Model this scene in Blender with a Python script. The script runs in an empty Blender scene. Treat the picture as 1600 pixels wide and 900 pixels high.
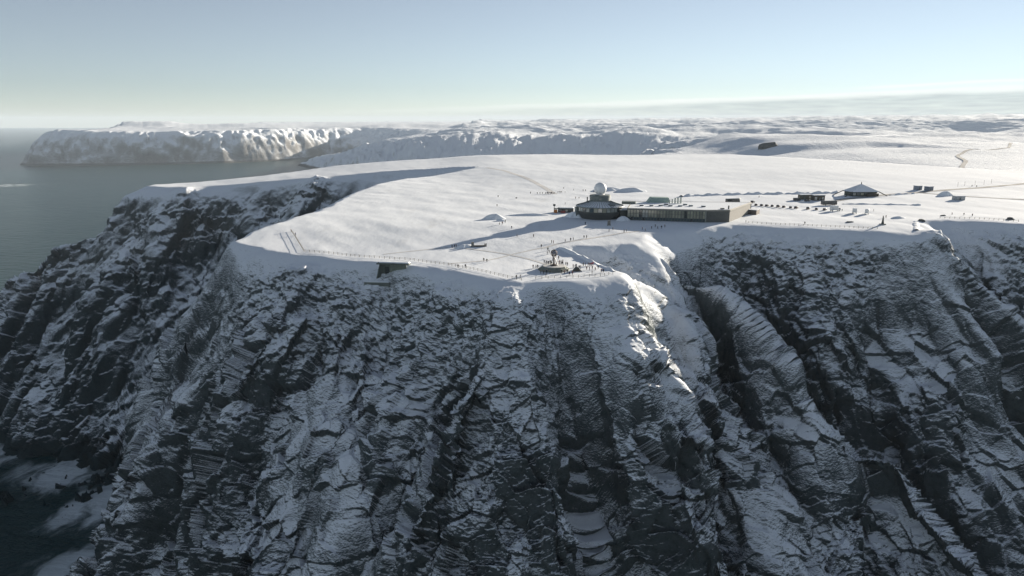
import bpy, bmesh, math, random
import numpy as np
from mathutils import Vector, Matrix
SC = bpy.context.scene
COL = SC.collection
# ---------------------------------------------------------------- camera
CAM_Z = 65.0
cam_d = bpy.data.cameras.new('camera'); cam = bpy.data.objects.new('camera', cam_d); COL.objects.link(cam)
cam_d.sensor_width = 36.0; cam_d.lens = 36.0 * 1142.0 / 1600.0
cam_d.clip_start = 1.0; cam_d.clip_end = 200000.0
cam.location = (0, 0, CAM_Z); cam.rotation_euler = (math.radians(90) - math.atan(260.0 / 1142.0), 0, 0)
SC.camera = cam
# ---------------------------------------------------------------- sky and sun
SUN_AZ, SUN_EL = math.radians(45.0), math.radians(10.8)      # azimuth measured from the view direction towards the right
world = bpy.data.worlds.new('World'); SC.world = world; world.use_nodes = True
nt = world.node_tree; nt.nodes.clear()
def wn(t, **k):
    n = nt.nodes.new(t)
    for a, b in k.items(): setattr(n, a, b)
    return n
sky = wn('ShaderNodeTexSky', sky_type='NISHITA', sun_disc=False, sun_elevation=SUN_EL, sun_rotation=SUN_AZ,
         altitude=1500.0, air_density=0.85, dust_density=0.0, ozone_density=2.5)
bg = wn('ShaderNodeBackground'); bg.inputs['Strength'].default_value = 0.05
wo = wn('ShaderNodeOutputWorld')
hs = wn('ShaderNodeHueSaturation'); hs.inputs['Saturation'].default_value = 0.55     # a pale winter sky
tn = wn('ShaderNodeMix', data_type='RGBA', blend_type='MULTIPLY'); tn.inputs['Factor'].default_value = 1.0; tn.inputs[7].default_value = (1.0, 1.0, 0.96, 1)
nt.links.new(sky.outputs[0], tn.inputs[6]); nt.links.new(tn.outputs[2], hs.inputs['Color'])
# thin stratus low over the land: a bank with a bright upper edge and a second streak, by direction
def wm(op, a, b=0.0, c=0.0):
    n = wn('ShaderNodeMath', operation=op)
    for i, v in enumerate((a, b, c)):
        if isinstance(v, bpy.types.NodeSocket): nt.links.new(v, n.inputs[i])
        else: n.inputs[i].default_value = v
    return n.outputs[0]
def wr(v, a, b, c=0.0, d=1.0):
    n = wn('ShaderNodeMapRange', interpolation_type='SMOOTHSTEP')
    for k, x in (('Value', v), ('From Min', a), ('From Max', b), ('To Min', c), ('To Max', d)):
        if isinstance(x, bpy.types.NodeSocket): nt.links.new(x, n.inputs[k])
        else: n.inputs[k].default_value = x
    return n.outputs[0]
tc = wn('ShaderNodeTexCoord'); sx = wn('ShaderNodeSeparateXYZ'); nt.links.new(tc.outputs['Generated'], sx.inputs[0])
ux = wm('ARCTAN2', sx.outputs[0], sx.outputs[1]); ez = wm('ARCSINE', sx.outputs[2])        # azimuth to the right, elevation
cv = wn('ShaderNodeCombineXYZ'); nt.links.new(wm('MULTIPLY', ux, 5.0), cv.inputs[0]); nt.links.new(wm('MULTIPLY', ez, 60.0), cv.inputs[1])
def wnoise(scale, det):
    n = wn('ShaderNodeTexNoise'); nt.links.new(cv.outputs[0], n.inputs['Vector']); n.inputs['Scale'].default_value = scale; n.inputs['Detail'].default_value = det
    return wm('SUBTRACT', n.outputs[0], 0.5)
nz1 = wnoise(1.3, 5); nz2 = wnoise(6.0, 4)
edge = wm('ADD', 0.0215, wm('MULTIPLY', wm('SINE', ux), 0.031))
edge = wm('ADD', edge, wm('ADD', wm('MULTIPLY', nz1, 0.008), wm('MULTIPLY', nz2, 0.0022)))
below = wm('SUBTRACT', edge, ez)                                                          # > 0 inside the bank
east = wr(ux, -0.35, 0.35)                                                                # the bank thins out to the left, over the sea
rim = wm('MULTIPLY', wr(below, -0.0012, 0.0012), wr(below, 0.009, 0.002))
rim = wm('MULTIPLY', rim, wm('MULTIPLY', east, wm('ADD', 0.75, wm('MULTIPLY', nz2, 1.2))))
bank = wm('MULTIPLY', wm('MULTIPLY', wr(below, 0.000, 0.009), east), wm('ADD', 0.85, wm('MULTIPLY', nz2, 1.3)))
low = wm('ADD', ez, wm('MULTIPLY', nz1, 0.006))
strip = wm('MULTIPLY', wr(low, 0.0095, 0.006), wr(ux, -0.45, 0.1))                        # bright cloud lying on the skyline
e2 = wm('SUBTRACT', wm('ADD', edge, 0.0070), ez)
streak = wm('MULTIPLY', wm('MULTIPLY', wr(e2, -0.001, 0.0015), wr(e2, 0.0055, 0.0015)), wm('MULTIPLY', wr(ux, 0.40, 0.48), wr(ux, 0.72, 0.60)))
def wmix(f, a, colr):
    n = wn('ShaderNodeMix', data_type='RGBA'); nt.links.new(f, n.inputs['Factor']); nt.links.new(a, n.inputs[6]); n.inputs[7].default_value = (*colr, 1)
    return n.outputs[2]
c = wmix(wm('MULTIPLY', bank, 0.8), hs.outputs[0], (4.0, 4.45, 4.7))
c = wmix(wm('MULTIPLY', strip, 0.8), c, (6.4, 6.5, 6.5))
c = wmix(wm('MULTIPLY', rim, 0.95), c, (8.2, 8.3, 8.1))
c = wmix(wm('MULTIPLY', streak, 0.85), c, (8.2, 8.3, 8.1))
nt.links.new(c, bg.inputs[0]); nt.links.new(bg.outputs[0], wo.inputs[0])
sun_d = bpy.data.lights.new('sun', 'SUN'); sun = bpy.data.objects.new('sun', sun_d); COL.objects.link(sun)
sun_d.energy = 5.0; sun_d.angle = math.radians(0.5); sun_d.color = (1.0, 0.89, 0.74)
sdir = Vector((math.sin(SUN_AZ) * math.cos(SUN_EL), math.cos(SUN_AZ) * math.cos(SUN_EL), math.sin(SUN_EL)))
sun.rotation_euler = sdir.to_track_quat('Z', 'Y').to_euler(); sun.location = (400, 400, 300)
# ---------------------------------------------------------------- film
SC.view_settings.view_transform = 'Standard'; SC.view_settings.look = 'None'
SC.view_settings.gamma = 1.0; SC.view_settings.use_curve_mapping = False
SC.view_settings.exposure = 1.33
SC.cycles.use_denoising = True
SC.cycles.max_bounces = 3; SC.cycles.diffuse_bounces = 2; SC.cycles.volume_bounces = 0
SC.render.film_transparent = False
# ---------------------------------------------------------------- terrain functions (numpy, metres; camera above the origin)
SEA_Z = -307.0
def sstep(a, b, x):
    t = np.clip((x - a) / (b - a), 0.0, 1.0)
    return t * t * (3 - 2 * t)
def _hash(ix, iy, iz, seed):
    h = (ix.astype(np.int64) * 374761393 + iy.astype(np.int64) * 668265263 + iz.astype(np.int64) * 2147483647 + seed * 974711) & 0xFFFFFFFF
    h = ((h ^ (h >> 13)) * 1274126177) & 0xFFFFFFFF
    h = ((h ^ (h >> 16)) * 2246822519) & 0xFFFFFFFF
    return h ^ (h >> 15)
_G = np.random.default_rng(5).normal(size=(256, 3)); _G /= np.linalg.norm(_G, axis=1)[:, None]; _G = _G.astype(np.float32)
def noise2(x, y, seed=0):
    x0 = np.floor(x); y0 = np.floor(y); fx = (x - x0).astype(np.float32); fy = (y - y0).astype(np.float32)
    ix = x0.astype(np.int64); iy = y0.astype(np.int64); z = np.zeros_like(ix)
    u = fx * fx * fx * (fx * (fx * 6 - 15) + 10); v = fy * fy * fy * (fy * (fy * 6 - 15) + 10)
    def g(a, b):
        k = _G[_hash(ix + a, iy + b, z, seed) & 255]
        return k[..., 0] * (fx - a) + k[..., 1] * (fy - b)
    a = g(0, 0); b = g(1, 0); c = g(0, 1); d = g(1, 1)
    return (a + (b - a) * u + (c - a) * v + (a - b - c + d) * u * v) * 1.5
def noise3(x, y, z, seed=0):
    x0 = np.floor(x); y0 = np.floor(y); z0 = np.floor(z)
    fx = (x - x0).astype(np.float32); fy = (y - y0).astype(np.float32); fz = (z - z0).astype(np.float32)
    ix = x0.astype(np.int64); iy = y0.astype(np.int64); iz = z0.astype(np.int64)
    u = fx * fx * (3 - 2 * fx); v = fy * fy * (3 - 2 * fy); w = fz * fz * (3 - 2 * fz)
    def g(a, b, c):
        k = _G[_hash(ix + a, iy + b, iz + c, seed) & 255]
        return k[..., 0] * (fx - a) + k[..., 1] * (fy - b) + k[..., 2] * (fz - c)
    def lx(b, c):
        p = g(0, b, c); return p + (g(1, b, c) - p) * u
    p = lx(0, 0); p = p + (lx(1, 0) - p) * v
    q = lx(0, 1); q = q + (lx(1, 1) - q) * v
    return (p + (q - p) * w) * 1.4
def fbm2(x, y, seed, octs=4, gain=0.5):
    s = 0; a = 1.0
    for i in range(octs):
        s = s + a * noise2(x, y, seed + i); x = x * 2.03 + 7.1; y = y * 2.03 - 3.7; a *= gain
    return s
def facet3(x, y, z, seed=0):
    """planar facets: every Voronoi cell is a tilted plane with its own step -> broken, angular rock"""
    x0 = np.floor(x); y0 = np.floor(y); z0 = np.floor(z)
    best = np.full(x.shape, 1e9, np.float32); val = np.zeros(x.shape, np.float32)
    sx = np.where(x - x0 > 0.5, 0, -1); sy = np.where(y - y0 > 0.5, 0, -1); sz = np.where(z - z0 > 0.5, 0, -1)
    for a in (0, 1):
        for b in (0, 1):
            for c in (0, 1):
                cx = x0 + sx + a; cy = y0 + sy + b; cz = z0 + sz + c
                h = _hash(cx, cy, cz, seed)
                jx = ((h & 255) / 255.0).astype(np.float32); jy = (((h >> 8) & 255) / 255.0).astype(np.float32); jz = (((h >> 16) & 255) / 255.0).astype(np.float32)
                dx = (x - cx).astype(np.float32) - 0.2 - 0.6 * jx; dy = (y - cy).astype(np.float32) - 0.2 - 0.6 * jy; dz = (z - cz).astype(np.float32) - 0.2 - 0.6 * jz
                d = dx * dx + dy * dy + dz * dz
                k = _G[(h >> 24) & 255]
                f = 1.1 * (k[..., 0] * dx + k[..., 1] * dy + k[..., 2] * dz) + 0.5 * (jx + jy - 1.0)
                m = d < best
                best = np.where(m, d, best); val = np.where(m, f, val)
    return val

# rim of the near plateau: land polygon (x, y)
RIM = [(700, 385), (520, 412), (400, 428), (350, 430), (309, 439), (290, 451), (270, 458), (250, 452), (238, 432), (222, 413), (203, 417), (186, 421), (162, 427), (145, 434),
       (131, 436), (113, 428), (97, 421), (77, 411), (71, 397), (63, 385), (47, 379), (30, 379), (24, 374), (26, 366), (33, 353), (41, 332), (48, 315), (46, 309), (26, 302), (4, 297), (-18, 313), (-36, 331), (-64, 341), (-84, 350), (-104, 358), (-126, 368), (-147, 389),
       (-146, 415), (-141, 450), (-132, 500), (-130, 540), (-134, 620), (-128, 720), (-112, 800), (-70, 880), (-40, 945), (-80, 968),
       (-180, 972), (-240, 962), (-300, 966), (-360, 955), (-400, 962), (-450, 965), (-487, 985), (-492, 1015), (-440, 1060), (-380, 1115),
       (-330, 1250), (-250, 1420), (-150, 1600), (0, 1800), (700, 1800), (1500, 1500), (1800, 900), (1600, 420)]
def seg_dist(x, y, pts, closed=False):
    """distance to a polyline, parameter along it (in segments) and signed side"""
    best = np.full(x.shape, 1e18); tt = np.zeros(x.shape); side = np.zeros(x.shape)
    n = len(pts)
    for i in range(n if closed else n - 1):
        ax, ay = pts[i][:2]; bx, by = pts[(i + 1) % n][:2]
        ex, ey = bx - ax, by - ay
        t = np.clip(((x - ax) * ex + (y - ay) * ey) / (ex * ex + ey * ey), 0, 1)
        dx = x - ax - t * ex; dy = y - ay - t * ey
        d = dx * dx + dy * dy
        m = d < best
        best = np.where(m, d, best); tt = np.where(m, i + t, tt); side = np.where(m, ex * dy - ey * dx, side)
    return np.sqrt(best), tt, side
def inside(x, y, poly):
    c = np.zeros(x.shape, bool); n = len(poly)
    for i in range(n):
        ax, ay = poly[i]; bx, by = poly[(i + 1) % n]
        if ay == by: continue
        m = ((ay > y) != (by > y)) & (x < (bx - ax) * (y - ay) / (by - ay) + ax)
        c ^= m
    return c
def plateau_z(x, y):
    z = 5.0 * sstep(330, 455, y) + 5.0 * sstep(470, 900, y) * sstep(-60, 60, x + 0.12 * (y - 500))
    z = z - 24.0 * sstep(-60, -480, x) * sstep(820, 950, y)
    z = z + 1.6 * noise2(x / 160, y / 160, 3) * sstep(480, 650, y) * sstep(-900, -200, -np.abs(x))
    z = z - 42.0 * sstep(0, 1, (y - 1250 + 1.9 * np.maximum(x - 380, 0) - 60 * noise2(x / 240, y / 240, 5)) / 430.0)      # the plateau falls away behind its crest
    return z
# spurs: crest polylines (x, y, z) with the slope of their flanks
SPURS = [([(-470, 990, -26), (-535, 965, -64), (-600, 945, -104), (-690, 930, -160), (-800, 915, -260)], 1.25),
         ([(-520, 960, -120), (-530, 925, -190), (-540, 900, -225)], 0.95),
         ([(70, 391, 1), (83, 372, -8), (97, 360, -18), (111, 350, -28), (122, 330, -44), (137, 312, -59), (169, 296, -78), (184, 256, -98), (200, 220, -130)], 1.3)]
# ridges and gullies on the face: polyline (x, y), height, width on the left and on the right of its direction
FEATS = [([(16, 294), (21, 269), (25, 254), (31, 239), (37, 231), (44, 222), (52, 205)], [-8, -24, -32, -36, -36, -36, -36], 10, 16),      # gully below the lookout
         ([(44, 312), (57, 299), (62, 283), (64, 270), (69, 258), (73, 246), (78, 234), (84, 215)], [0, 2, 5, 10, 15, 20, 24, 26], 9, 30),   # buttress on its right
         ([(34, 362), (48, 342), (58, 318), (71, 280), (77, 270), (82, 262), (90, 241), (98, 215)], [-2, -6, -12, -18, -24, -24, -24, -24], 26, 14),
         ([(91, 398), (107, 392), (124, 376), (138, 362), (157, 344), (182, 330), (194, 308), (210, 268)], [0, -3, -9, -16, -22, -26, -28, -28], 46, 14),   # bowl right of the spur
         ([(238, 426), (242, 400), (246, 392), (256, 382), (268, 366), (280, 345)], [2, 12, 16, 18, 18, 18], 12, 34),                         # shoulder on the far right
         ([(263, 364), (229, 352), (206, 342), (188, 332)], [6, 16, 18, 10], 18, 30),
         ([(310, 425), (302, 390), (312, 350)], [-4, -16, -20], 30, 22),
         ([(-15, 278), (-25, 268), (-40, 258), (-58, 244), (-75, 225)], [-4, -12, -16, -18, -18], 16, 9),
         ([(-4, 290), (-10, 268), (-24, 248), (-38, 228)], [2, 10, 14, 14], 14, 20),
         ([(-58, 332), (-54, 312), (-54, 300), (-60, 285)], [-4, -12, -14, -6], 18, 16),
         ([(-95, 350), (-104, 325), (-120, 300), (-140, 270)], [0, 10, 15, 16], 18, 22),
         ([(-126, 358), (-140, 330), (-170, 300)], [-2, -10, -14], 14, 20),
         ([(-150, 384), (-172, 362), (-190, 335), (-205, 300)], [2, 12, 18, 18], 22, 30),
         ([(-170, 408), (-215, 385), (-255, 350), (-300, 310)], [-6, -22, -24, -20], 75, 60),
         ([(-330, 955), (-345, 915), (-335, 880), (-345, 840)], [-6, -26, -34, -34], 26, 40),                                               # gullies of the headland
         ([(-250, 955), (-262, 905), (-290, 860)], [6, 22, 24], 34, 34),
         ([(-420, 955), (-410, 915), (-430, 870)], [4, 20, 22], 30, 40),
         ([(-160, 960), (-185, 900), (-230, 840)], [-6, -26, -30], 40, 40)]
def cliff_dist(x, y):
    d, t, s = seg_dist(x, y, RIM, True)
    return np.where(inside(x, y, RIM), -d, d)
def base_h(x, y, feats=None):
    d = cliff_dist(x, y)
    wob = fbm2(x / 70, y / 70, 11, 3)
    d = d + (2.4 * noise2(x / 17, y / 17, 13) + 0.9 * noise2(x / 8, y / 8, 14)) * sstep(900, 500, y)
    dd = d + 0.10 * np.clip(d, 0, 40) * wob * 2.0
    zp = plateau_z(x, y)
    apron = np.clip(20 + 14 * noise2(x / 90, y / 90, 21), 8, 36) * sstep(0.0, 60, np.abs(x - 115) + 30)
    side = sstep(-112, -165, x) * sstep(760, 640, y); tip = sstep(800, 860, y)
    apron = apron * (1 - 0.85 * side) * (1 - 0.92 * np.exp(-((x - 64) / 28) ** 2 - ((y - 308) / 30) ** 2))
    e = np.maximum(dd, 0)
    drop = 0.60 * (np.sqrt(e * e + 36) - 6)                                   # rounded snow lip, then an apron of about 30 degrees
    k = np.maximum(e - apron, 0)
    drop = drop + (0.95 + 0.42 * side + 0.10 * tip + 0.7 * np.exp(-((x - 64) / 22) ** 2 - ((y - 312) / 24) ** 2)) * (np.sqrt(k * k + 64) - 8)
    h = zp - drop
    for pts, sl in SPURS:
        ds, t, s = seg_dist(x, y, pts)
        cz = np.interp(t, range(len(pts)), [p[2] for p in pts])
        h = np.maximum(h, np.where(d > 0, cz - sl * ds, h))
    out = sstep(0, 14, d)
    for pts, amp, wl, wr in (FEATS if feats is None else feats):
        if isinstance(amp, (int, float)): amp = [amp] * len(pts)
        ds, t, s = seg_dist(x, y, pts)
        a = np.interp(t, range(len(pts)), amp)
        w = np.where(s > 0, wl, wr)
        q = np.clip(1 - ds / w, 0, 1)
        h = h + out * a * (q * q * 0.4 + 0.6 * q)
    return np.maximum(h, SEA_Z - 12), d
# ---------------------------------------------------------------- materials
def new_mat(name):
    m = bpy.data.materials.new(name); m.use_nodes = True
    t = m.node_tree; t.nodes.clear()
    return m, t
class NB:
    def __init__(s, tree): s.t = tree
    def n(s, typ, ins=None, **k):
        n = s.t.nodes.new(typ)
        for a, b in k.items(): setattr(n, a, b)
        for a, b in (ins or {}).items():
            if isinstance(b, bpy.types.NodeSocket): s.t.links.new(b, n.inputs[a])
            else: n.inputs[a].default_value = b
        return n
    def math(s, op, a, b=0.0, c=0.0, clamp=False):
        return s.n('ShaderNodeMath', {0: a, 1: b, 2: c}, operation=op, use_clamp=clamp).outputs[0]
    def rng(s, v, a, b, c=0.0, d=1.0, interp='SMOOTHSTEP'):
        return s.n('ShaderNodeMapRange', {'Value': v, 'From Min': a, 'From Max': b, 'To Min': c, 'To Max': d}, interpolation_type=interp).outputs[0]
    def mix(s, f, a, b):
        n = s.n('ShaderNodeMix', {'Factor': f}, data_type='RGBA')
        for i, v in ((6, a), (7, b)):
            if isinstance(v, bpy.types.NodeSocket): s.t.links.new(v, n.inputs[i])
            else: n.inputs[i].default_value = v if len(v) == 4 else (*v, 1)
        return n.outputs[2]
    def noise(s, vec, scale, detail=4.0, rough=0.55, dist=0.0):
        return s.n('ShaderNodeTexNoise', {'Vector': vec, 'Scale': scale, 'Detail': detail, 'Roughness': rough, 'Distortion': dist}).outputs[0]
    def scale(s, vec, x, y, z, rot=(0, 0, 0)):
        return s.n('ShaderNodeMapping', {'Vector': vec, 'Scale': (x, y, z), 'Rotation': rot}).outputs[0]
    def out(s, sh): s.n('ShaderNodeOutputMaterial', {0: sh})
SNOW = (0.80, 0.84, 0.885)
def terrain_material(name, cut, soft, rock_a, rock_b, fine=1.0, relief=1.0, plateau=True):
    m, t = new_mat(name); b = NB(t)
    geo = b.n('ShaderNodeNewGeometry'); P = geo.outputs['Position']; N = geo.outputs['Normal']
    # broken rock: strata that dip to the left, joints, small blocks (fine relief only)
    wv = b.n('ShaderNodeVectorMath', {0: P, 1: b.n('ShaderNodeVectorMath', {0: b.n('ShaderNodeTexNoise', {'Vector': P, 'Scale': 0.03 * fine, 'Detail': 3}).outputs[1], 1: (5 / fine,) * 3}, operation='MULTIPLY').outputs[0]}, operation='ADD').outputs[0]
    dip = b.scale(wv, 0.9 * fine, 0.9 * fine, 1.35 * fine, (0.0, math.radians(-21), math.radians(12)))
    n1 = b.noise(dip, 0.8, 8, 0.72)
    n2 = b.noise(P, 0.3 * fine, 6, 0.62)
    vor = b.n('ShaderNodeTexVoronoi', {'Vector': dip, 'Scale': 1.1}, feature='F1', distance='CHEBYCHEV').outputs['Distance']
    hgt = b.math('ADD', b.math('MULTIPLY', n1, 1.0), b.math('MULTIPLY', vor, 0.7))
    hgt = b.math('ADD', hgt, b.math('MULTIPLY', n2, 0.8))
    bump = b.n('ShaderNodeBump', {'Height': hgt, 'Strength': 0.85, 'Distance': 0.75 * relief / fine, 'Normal': N})
    sep = b.n('ShaderNodeSeparateXYZ', {0: bump.outputs[0]})
    sepn = b.n('ShaderNodeSeparateXYZ', {0: N})
    big = b.noise(P, 0.012 * fine, 3, 0.5)
    nz = b.math('ADD', b.math('MULTIPLY', sep.outputs[2], 0.55), b.math('MULTIPLY', sepn.outputs[2], 0.45))
    nz = b.math('ADD', nz, b.math('MULTIPLY', b.math('SUBTRACT', big, 0.5), 0.30))
    nz = b.math('ADD', nz, b.math('MULTIPLY', b.math('SUBTRACT', n1, 0.5), 0.72))
    sp = b.n('ShaderNodeSeparateXYZ', {0: P})
    nz = b.math('ADD', nz, b.rng(sp.outputs[2], -220, 0, -0.085, 0.045, 'LINEAR'))     # snow thins towards the sea; the lower face's shade is painted in too
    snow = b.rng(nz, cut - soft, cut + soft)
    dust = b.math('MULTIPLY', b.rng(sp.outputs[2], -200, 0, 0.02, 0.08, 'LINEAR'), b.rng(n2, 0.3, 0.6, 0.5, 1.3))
    snow = b.math('MAXIMUM', snow, dust)                                                  # rime and blown dust on the rock, reduced low down as painted shade
    snow = b.math('MULTIPLY', snow, b.rng(sepn.outputs[2], 0.4, 0.8, 0.84, 1.0))        # only dusted where it is steep
    # bare and salt-washed below the spray line
    wash = b.rng(b.math('ADD', sp.outputs[2], b.math('MULTIPLY', n2, 14.0)), SEA_Z + 20, SEA_Z + 30)
    snow = b.math('MULTIPLY', snow, wash)
    rock = b.mix(b.noise(P, 0.09 * fine, 5, 0.6), rock_a, rock_b)
    rock = b.mix(b.rng(b.noise(dip, 1.6, 5, 0.7), 0.45, 0.7), rock, tuple(c * 0.55 for c in rock_a))
    snowc = SNOW
    if plateau:   # wind-blown crust, trampled patches and grit showing through on the flat
        st = b.scale(P, 0.05, 0.016, 0.05, (0, 0, math.radians(-62)))
        grit = b.rng(b.noise(st, 1.0, 7, 0.68), 0.56, 0.72)
        grit2 = b.rng(b.noise(P, 0.5, 4, 0.7), 0.55, 0.75)
        snowc = b.mix(b.math('MULTIPLY', grit, b.math('ADD', 0.22, b.math('MULTIPLY', grit2, 0.7))), SNOW, (0.46, 0.46, 0.45))
        stones = b.math('MULTIPLY', b.rng(b.noise(P, 1.1, 3, 0.6), 0.66, 0.72), b.rng(b.noise(P, 0.035, 4, 0.6), 0.48, 0.62))
        snowc = b.mix(b.math('MULTIPLY', stones, 0.7), snowc, (0.16, 0.16, 0.155))          # stones and gravel poking through
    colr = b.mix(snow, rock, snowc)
    sb = b.n('ShaderNodeBump', {'Height': b.math('ADD', b.noise(b.scale(P, 0.09, 0.05, 0.1, (0, 0, math.radians(-62))), 1.0, 8, 0.6), b.math('MULTIPLY', b.noise(P, 0.9, 3, 0.6), 0.12)),
                                'Strength': 0.42, 'Distance': 0.9 / fine, 'Normal': N})
    vm = b.n('ShaderNodeMix', {'Factor': snow}, data_type='VECTOR')
    t.links.new(bump.outputs[0], vm.inputs[4]); t.links.new(sb.outputs[0], vm.inputs[5])
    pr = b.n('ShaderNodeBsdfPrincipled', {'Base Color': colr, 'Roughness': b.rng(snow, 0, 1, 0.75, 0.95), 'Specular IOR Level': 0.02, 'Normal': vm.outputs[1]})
    b.out(pr.outputs[0])
    return m
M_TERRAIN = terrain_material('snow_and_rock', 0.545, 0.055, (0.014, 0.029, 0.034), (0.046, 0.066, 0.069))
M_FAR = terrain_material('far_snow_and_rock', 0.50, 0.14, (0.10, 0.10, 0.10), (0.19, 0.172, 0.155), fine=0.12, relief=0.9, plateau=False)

def grid_mesh(name, X, Y, Z, mat, smooth=True):
    r, c = X.shape
    me = bpy.data.meshes.new(name)
    me.vertices.add(r * c)
    me.vertices.foreach_set('co', np.stack([X, Y, Z], -1).astype(np.float32).ravel())
    i = np.arange(r * c).reshape(r, c)
    q = np.stack([i[:-1, :-1], i[:-1, 1:], i[1:, 1:], i[1:, :-1]], -1).reshape(-1, 4).astype(np.int32)
    me.loops.add(q.size); me.loops.foreach_set('vertex_index', q.ravel())
    me.polygons.add(len(q)); me.polygons.foreach_set('loop_start', np.arange(0, q.size, 4, dtype=np.int32))
    me.update(calc_edges=True)
    me.polygons.foreach_set('use_smooth', np.full(len(q), smooth))
    me.materials.append(mat)
    o = bpy.data.objects.new(name, me); COL.objects.link(o)
    o['kind'] = 'structure'
    return o
# ---------------------------------------------------------------- the near cape: plateau, cliffs, headland
def base_and_slope(X, Y):
    Hb, d = base_h(X, Y)
    e = 1.5
    hx = (base_h(X + e, Y)[0] - Hb) / e; hy = (base_h(X, Y + e)[0] - Hb) / e
    return Hb, d, np.clip(hx, -1.15, 1.15), np.clip(hy, -1.15, 1.15)
def rock_relief(X, Y, zz, d, spc=None):
    """broken rock on the faces (metres along the normal): ribs, blocks and ledges that follow dipping strata"""
    f = np.float32
    X = X.astype(f); Y = Y.astype(f); zz = zz.astype(f); d = d.astype(f)
    hush = 1 - 0.7 * sstep(-170, -100, X) * sstep(800, 880, Y)
    far = sstep(760, 860, Y)
    sd = sstep(-112, -160, X) * sstep(760, 700, Y)
    def fade(cell): return 1.0 if spc is None else 1 - sstep(0.35 * cell, 0.85 * cell, spc)      # no relief finer than the mesh can carry
    w = np.maximum(sstep(6, 45, d), sd * sstep(8, 32, d)) * hush; w2 = sstep(3, 22 - 10 * sd, d) * hush * (1 - 0.35 * far)
    q1 = noise3(X / 26, Y / 26, zz / 26, 71); q2 = noise3(X / 26 + 9, Y / 26, zz / 26, 72)
    wx = X + 2.5 * q1; wz = zz + 2.5 * q2; wy = Y + 2.0 * q1
    ca, sa = math.cos(0.36), math.sin(0.36)
    sx = wx * ca + wz * sa; sz = -wx * sa + wz * ca                       # strata dip to the left
    ln_ = -0.32 * np.tanh((X - 20) / 90) * wz                              # joints lean outwards on both flanks
    wb = wx - ln_ + 9 * noise3(X / 55, Y / 80, zz / 45, 74)
    # buttresses and gullies that run down the face, then tall joint blocks, then broken ledges
    but = (np.minimum(2.6 * np.abs(noise3(wb / 44, wy / 170, wz / 190, 31)), 1.0) - 0.55) * 17.0 + noise3(wx / 110, wy / 130, wz / 150, 32) * 9.0
    ribs = (2 * np.abs(noise3((wb - 0.2 * ln_) / 17, wy / 50, wz / 60, 33)) - 0.5) * 4.2 * (0.35 + 1.2 * sstep(-0.3, 0.4, noise3(X / 70, Y / 70, zz / 90, 75)))
    tall = facet3((wx - ln_) / 11, wy / 15, wz / 26, 40) * 7.5
    mid = facet3((sx - 0.6 * ln_) / 10, wy / 11, sz / 12, 41) * 4.4
    sm = facet3((sx - 0.6 * ln_) / 4.4, wy / 4.8, sz / 6.5, 42) * 1.35
    mi = facet3(sx / 2.2, wy / 2.3, sz / 3.0, 43) * 0.62
    ti = facet3(X / 1.15, Y / 1.15, zz / 1.5, 44) * 0.28
    patch = 0.16 + 1.04 * sstep(-0.32, 0.30, noise3(X / 52, Y / 70, zz / 75, 51))
    patch = patch * (1 - 0.55 * far * sstep(-90, -160, zz))
    dsp = seg_dist(X, Y, SPURS[2][0])[0]
    patch = patch * (1 - 0.9 * np.exp(-(dsp / 22) ** 2))
    nose = np.exp(-((X - 60) / 22) ** 2 - ((Y - 292) / 26) ** 2); patch = np.maximum(patch, nose); but = but * (1 - 0.8 * nose)
    w = w * (0.35 + 0.65 * np.maximum(sstep(15, 60, d), sd))
    return w * (but + ribs + (tall * fade(11) + mid * fade(10)) * (0.25 + 0.75 * patch)) + w2 * patch * (sm * fade(4.4) + mi * fade(2.2) + ti * fade(1.15))
PADS = [(56, 466, 26), (100, 465, 40), (18, 318, 14)]
def finish(X, Y, Hb, d, hx, hy, spc=None):
    ln = np.sqrt(hx * hx + hy * hy + 1)
    disp = np.zeros(X.shape)
    m = d > 3
    if m.any(): disp[m] = rock_relief(X[m], Y[m], Hb[m], d[m], None if spc is None else spc[m])
    flat = 1 - sstep(3, 22, d)
    drift = 0.35 * noise2(X / 26 + Y / 60, Y / 40, 61) + 0.14 * noise2((X + Y * 0.6) / 13, (Y - 0.6 * X) / 26, 62)
    keep = 1.0
    for (cx, cy, rr) in PADS: keep = keep * sstep(rr * 0.8, rr * 1.3, np.hypot(X - cx, Y - cy))
    Z = Hb + disp / ln + drift * flat * keep
    return X - hx / ln * disp, Y - hy / ln * disp, Z
_gx = np.arange(-160.0, 600.0, 1.6); _gy = np.arange(290.0, 940.0, 1.6)
_GX, _GY = np.meshgrid(_gx, _gy, indexing='ij'); _GZ = finish(_GX, _GY, *base_and_slope(_GX, _GY))[2]
def ground(x, y):
    if _gx[0] < x < _gx[-2] and _gy[0] < y < _gy[-2]:
        a = (x - _gx[0]) / 1.6; b_ = (y - _gy[0]) / 1.6; i, j = int(a), int(b_); u, v = a - i, b_ - j
        return float((_GZ[i, j] * (1 - u) + _GZ[i + 1, j] * u) * (1 - v) + (_GZ[i, j + 1] * (1 - u) + _GZ[i + 1, j + 1] * u) * v)
    X = np.array([[float(x)]]); Y = np.array([[float(y)]])
    return float(finish(X, Y, *base_and_slope(X, Y))[2][0, 0])
def resample(A, ri, ci):
    r0 = np.minimum(ri.astype(int), A.shape[0] - 2); fr = (ri - r0)[:, None]
    c0 = np.minimum(ci.astype(int), A.shape[1] - 2); fc = (ci - c0)[None, :]
    B = A[r0] * (1 - fr) + A[r0 + 1] * fr
    return B[:, c0] * (1 - fc) + B[:, c0 + 1] * fc
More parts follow.
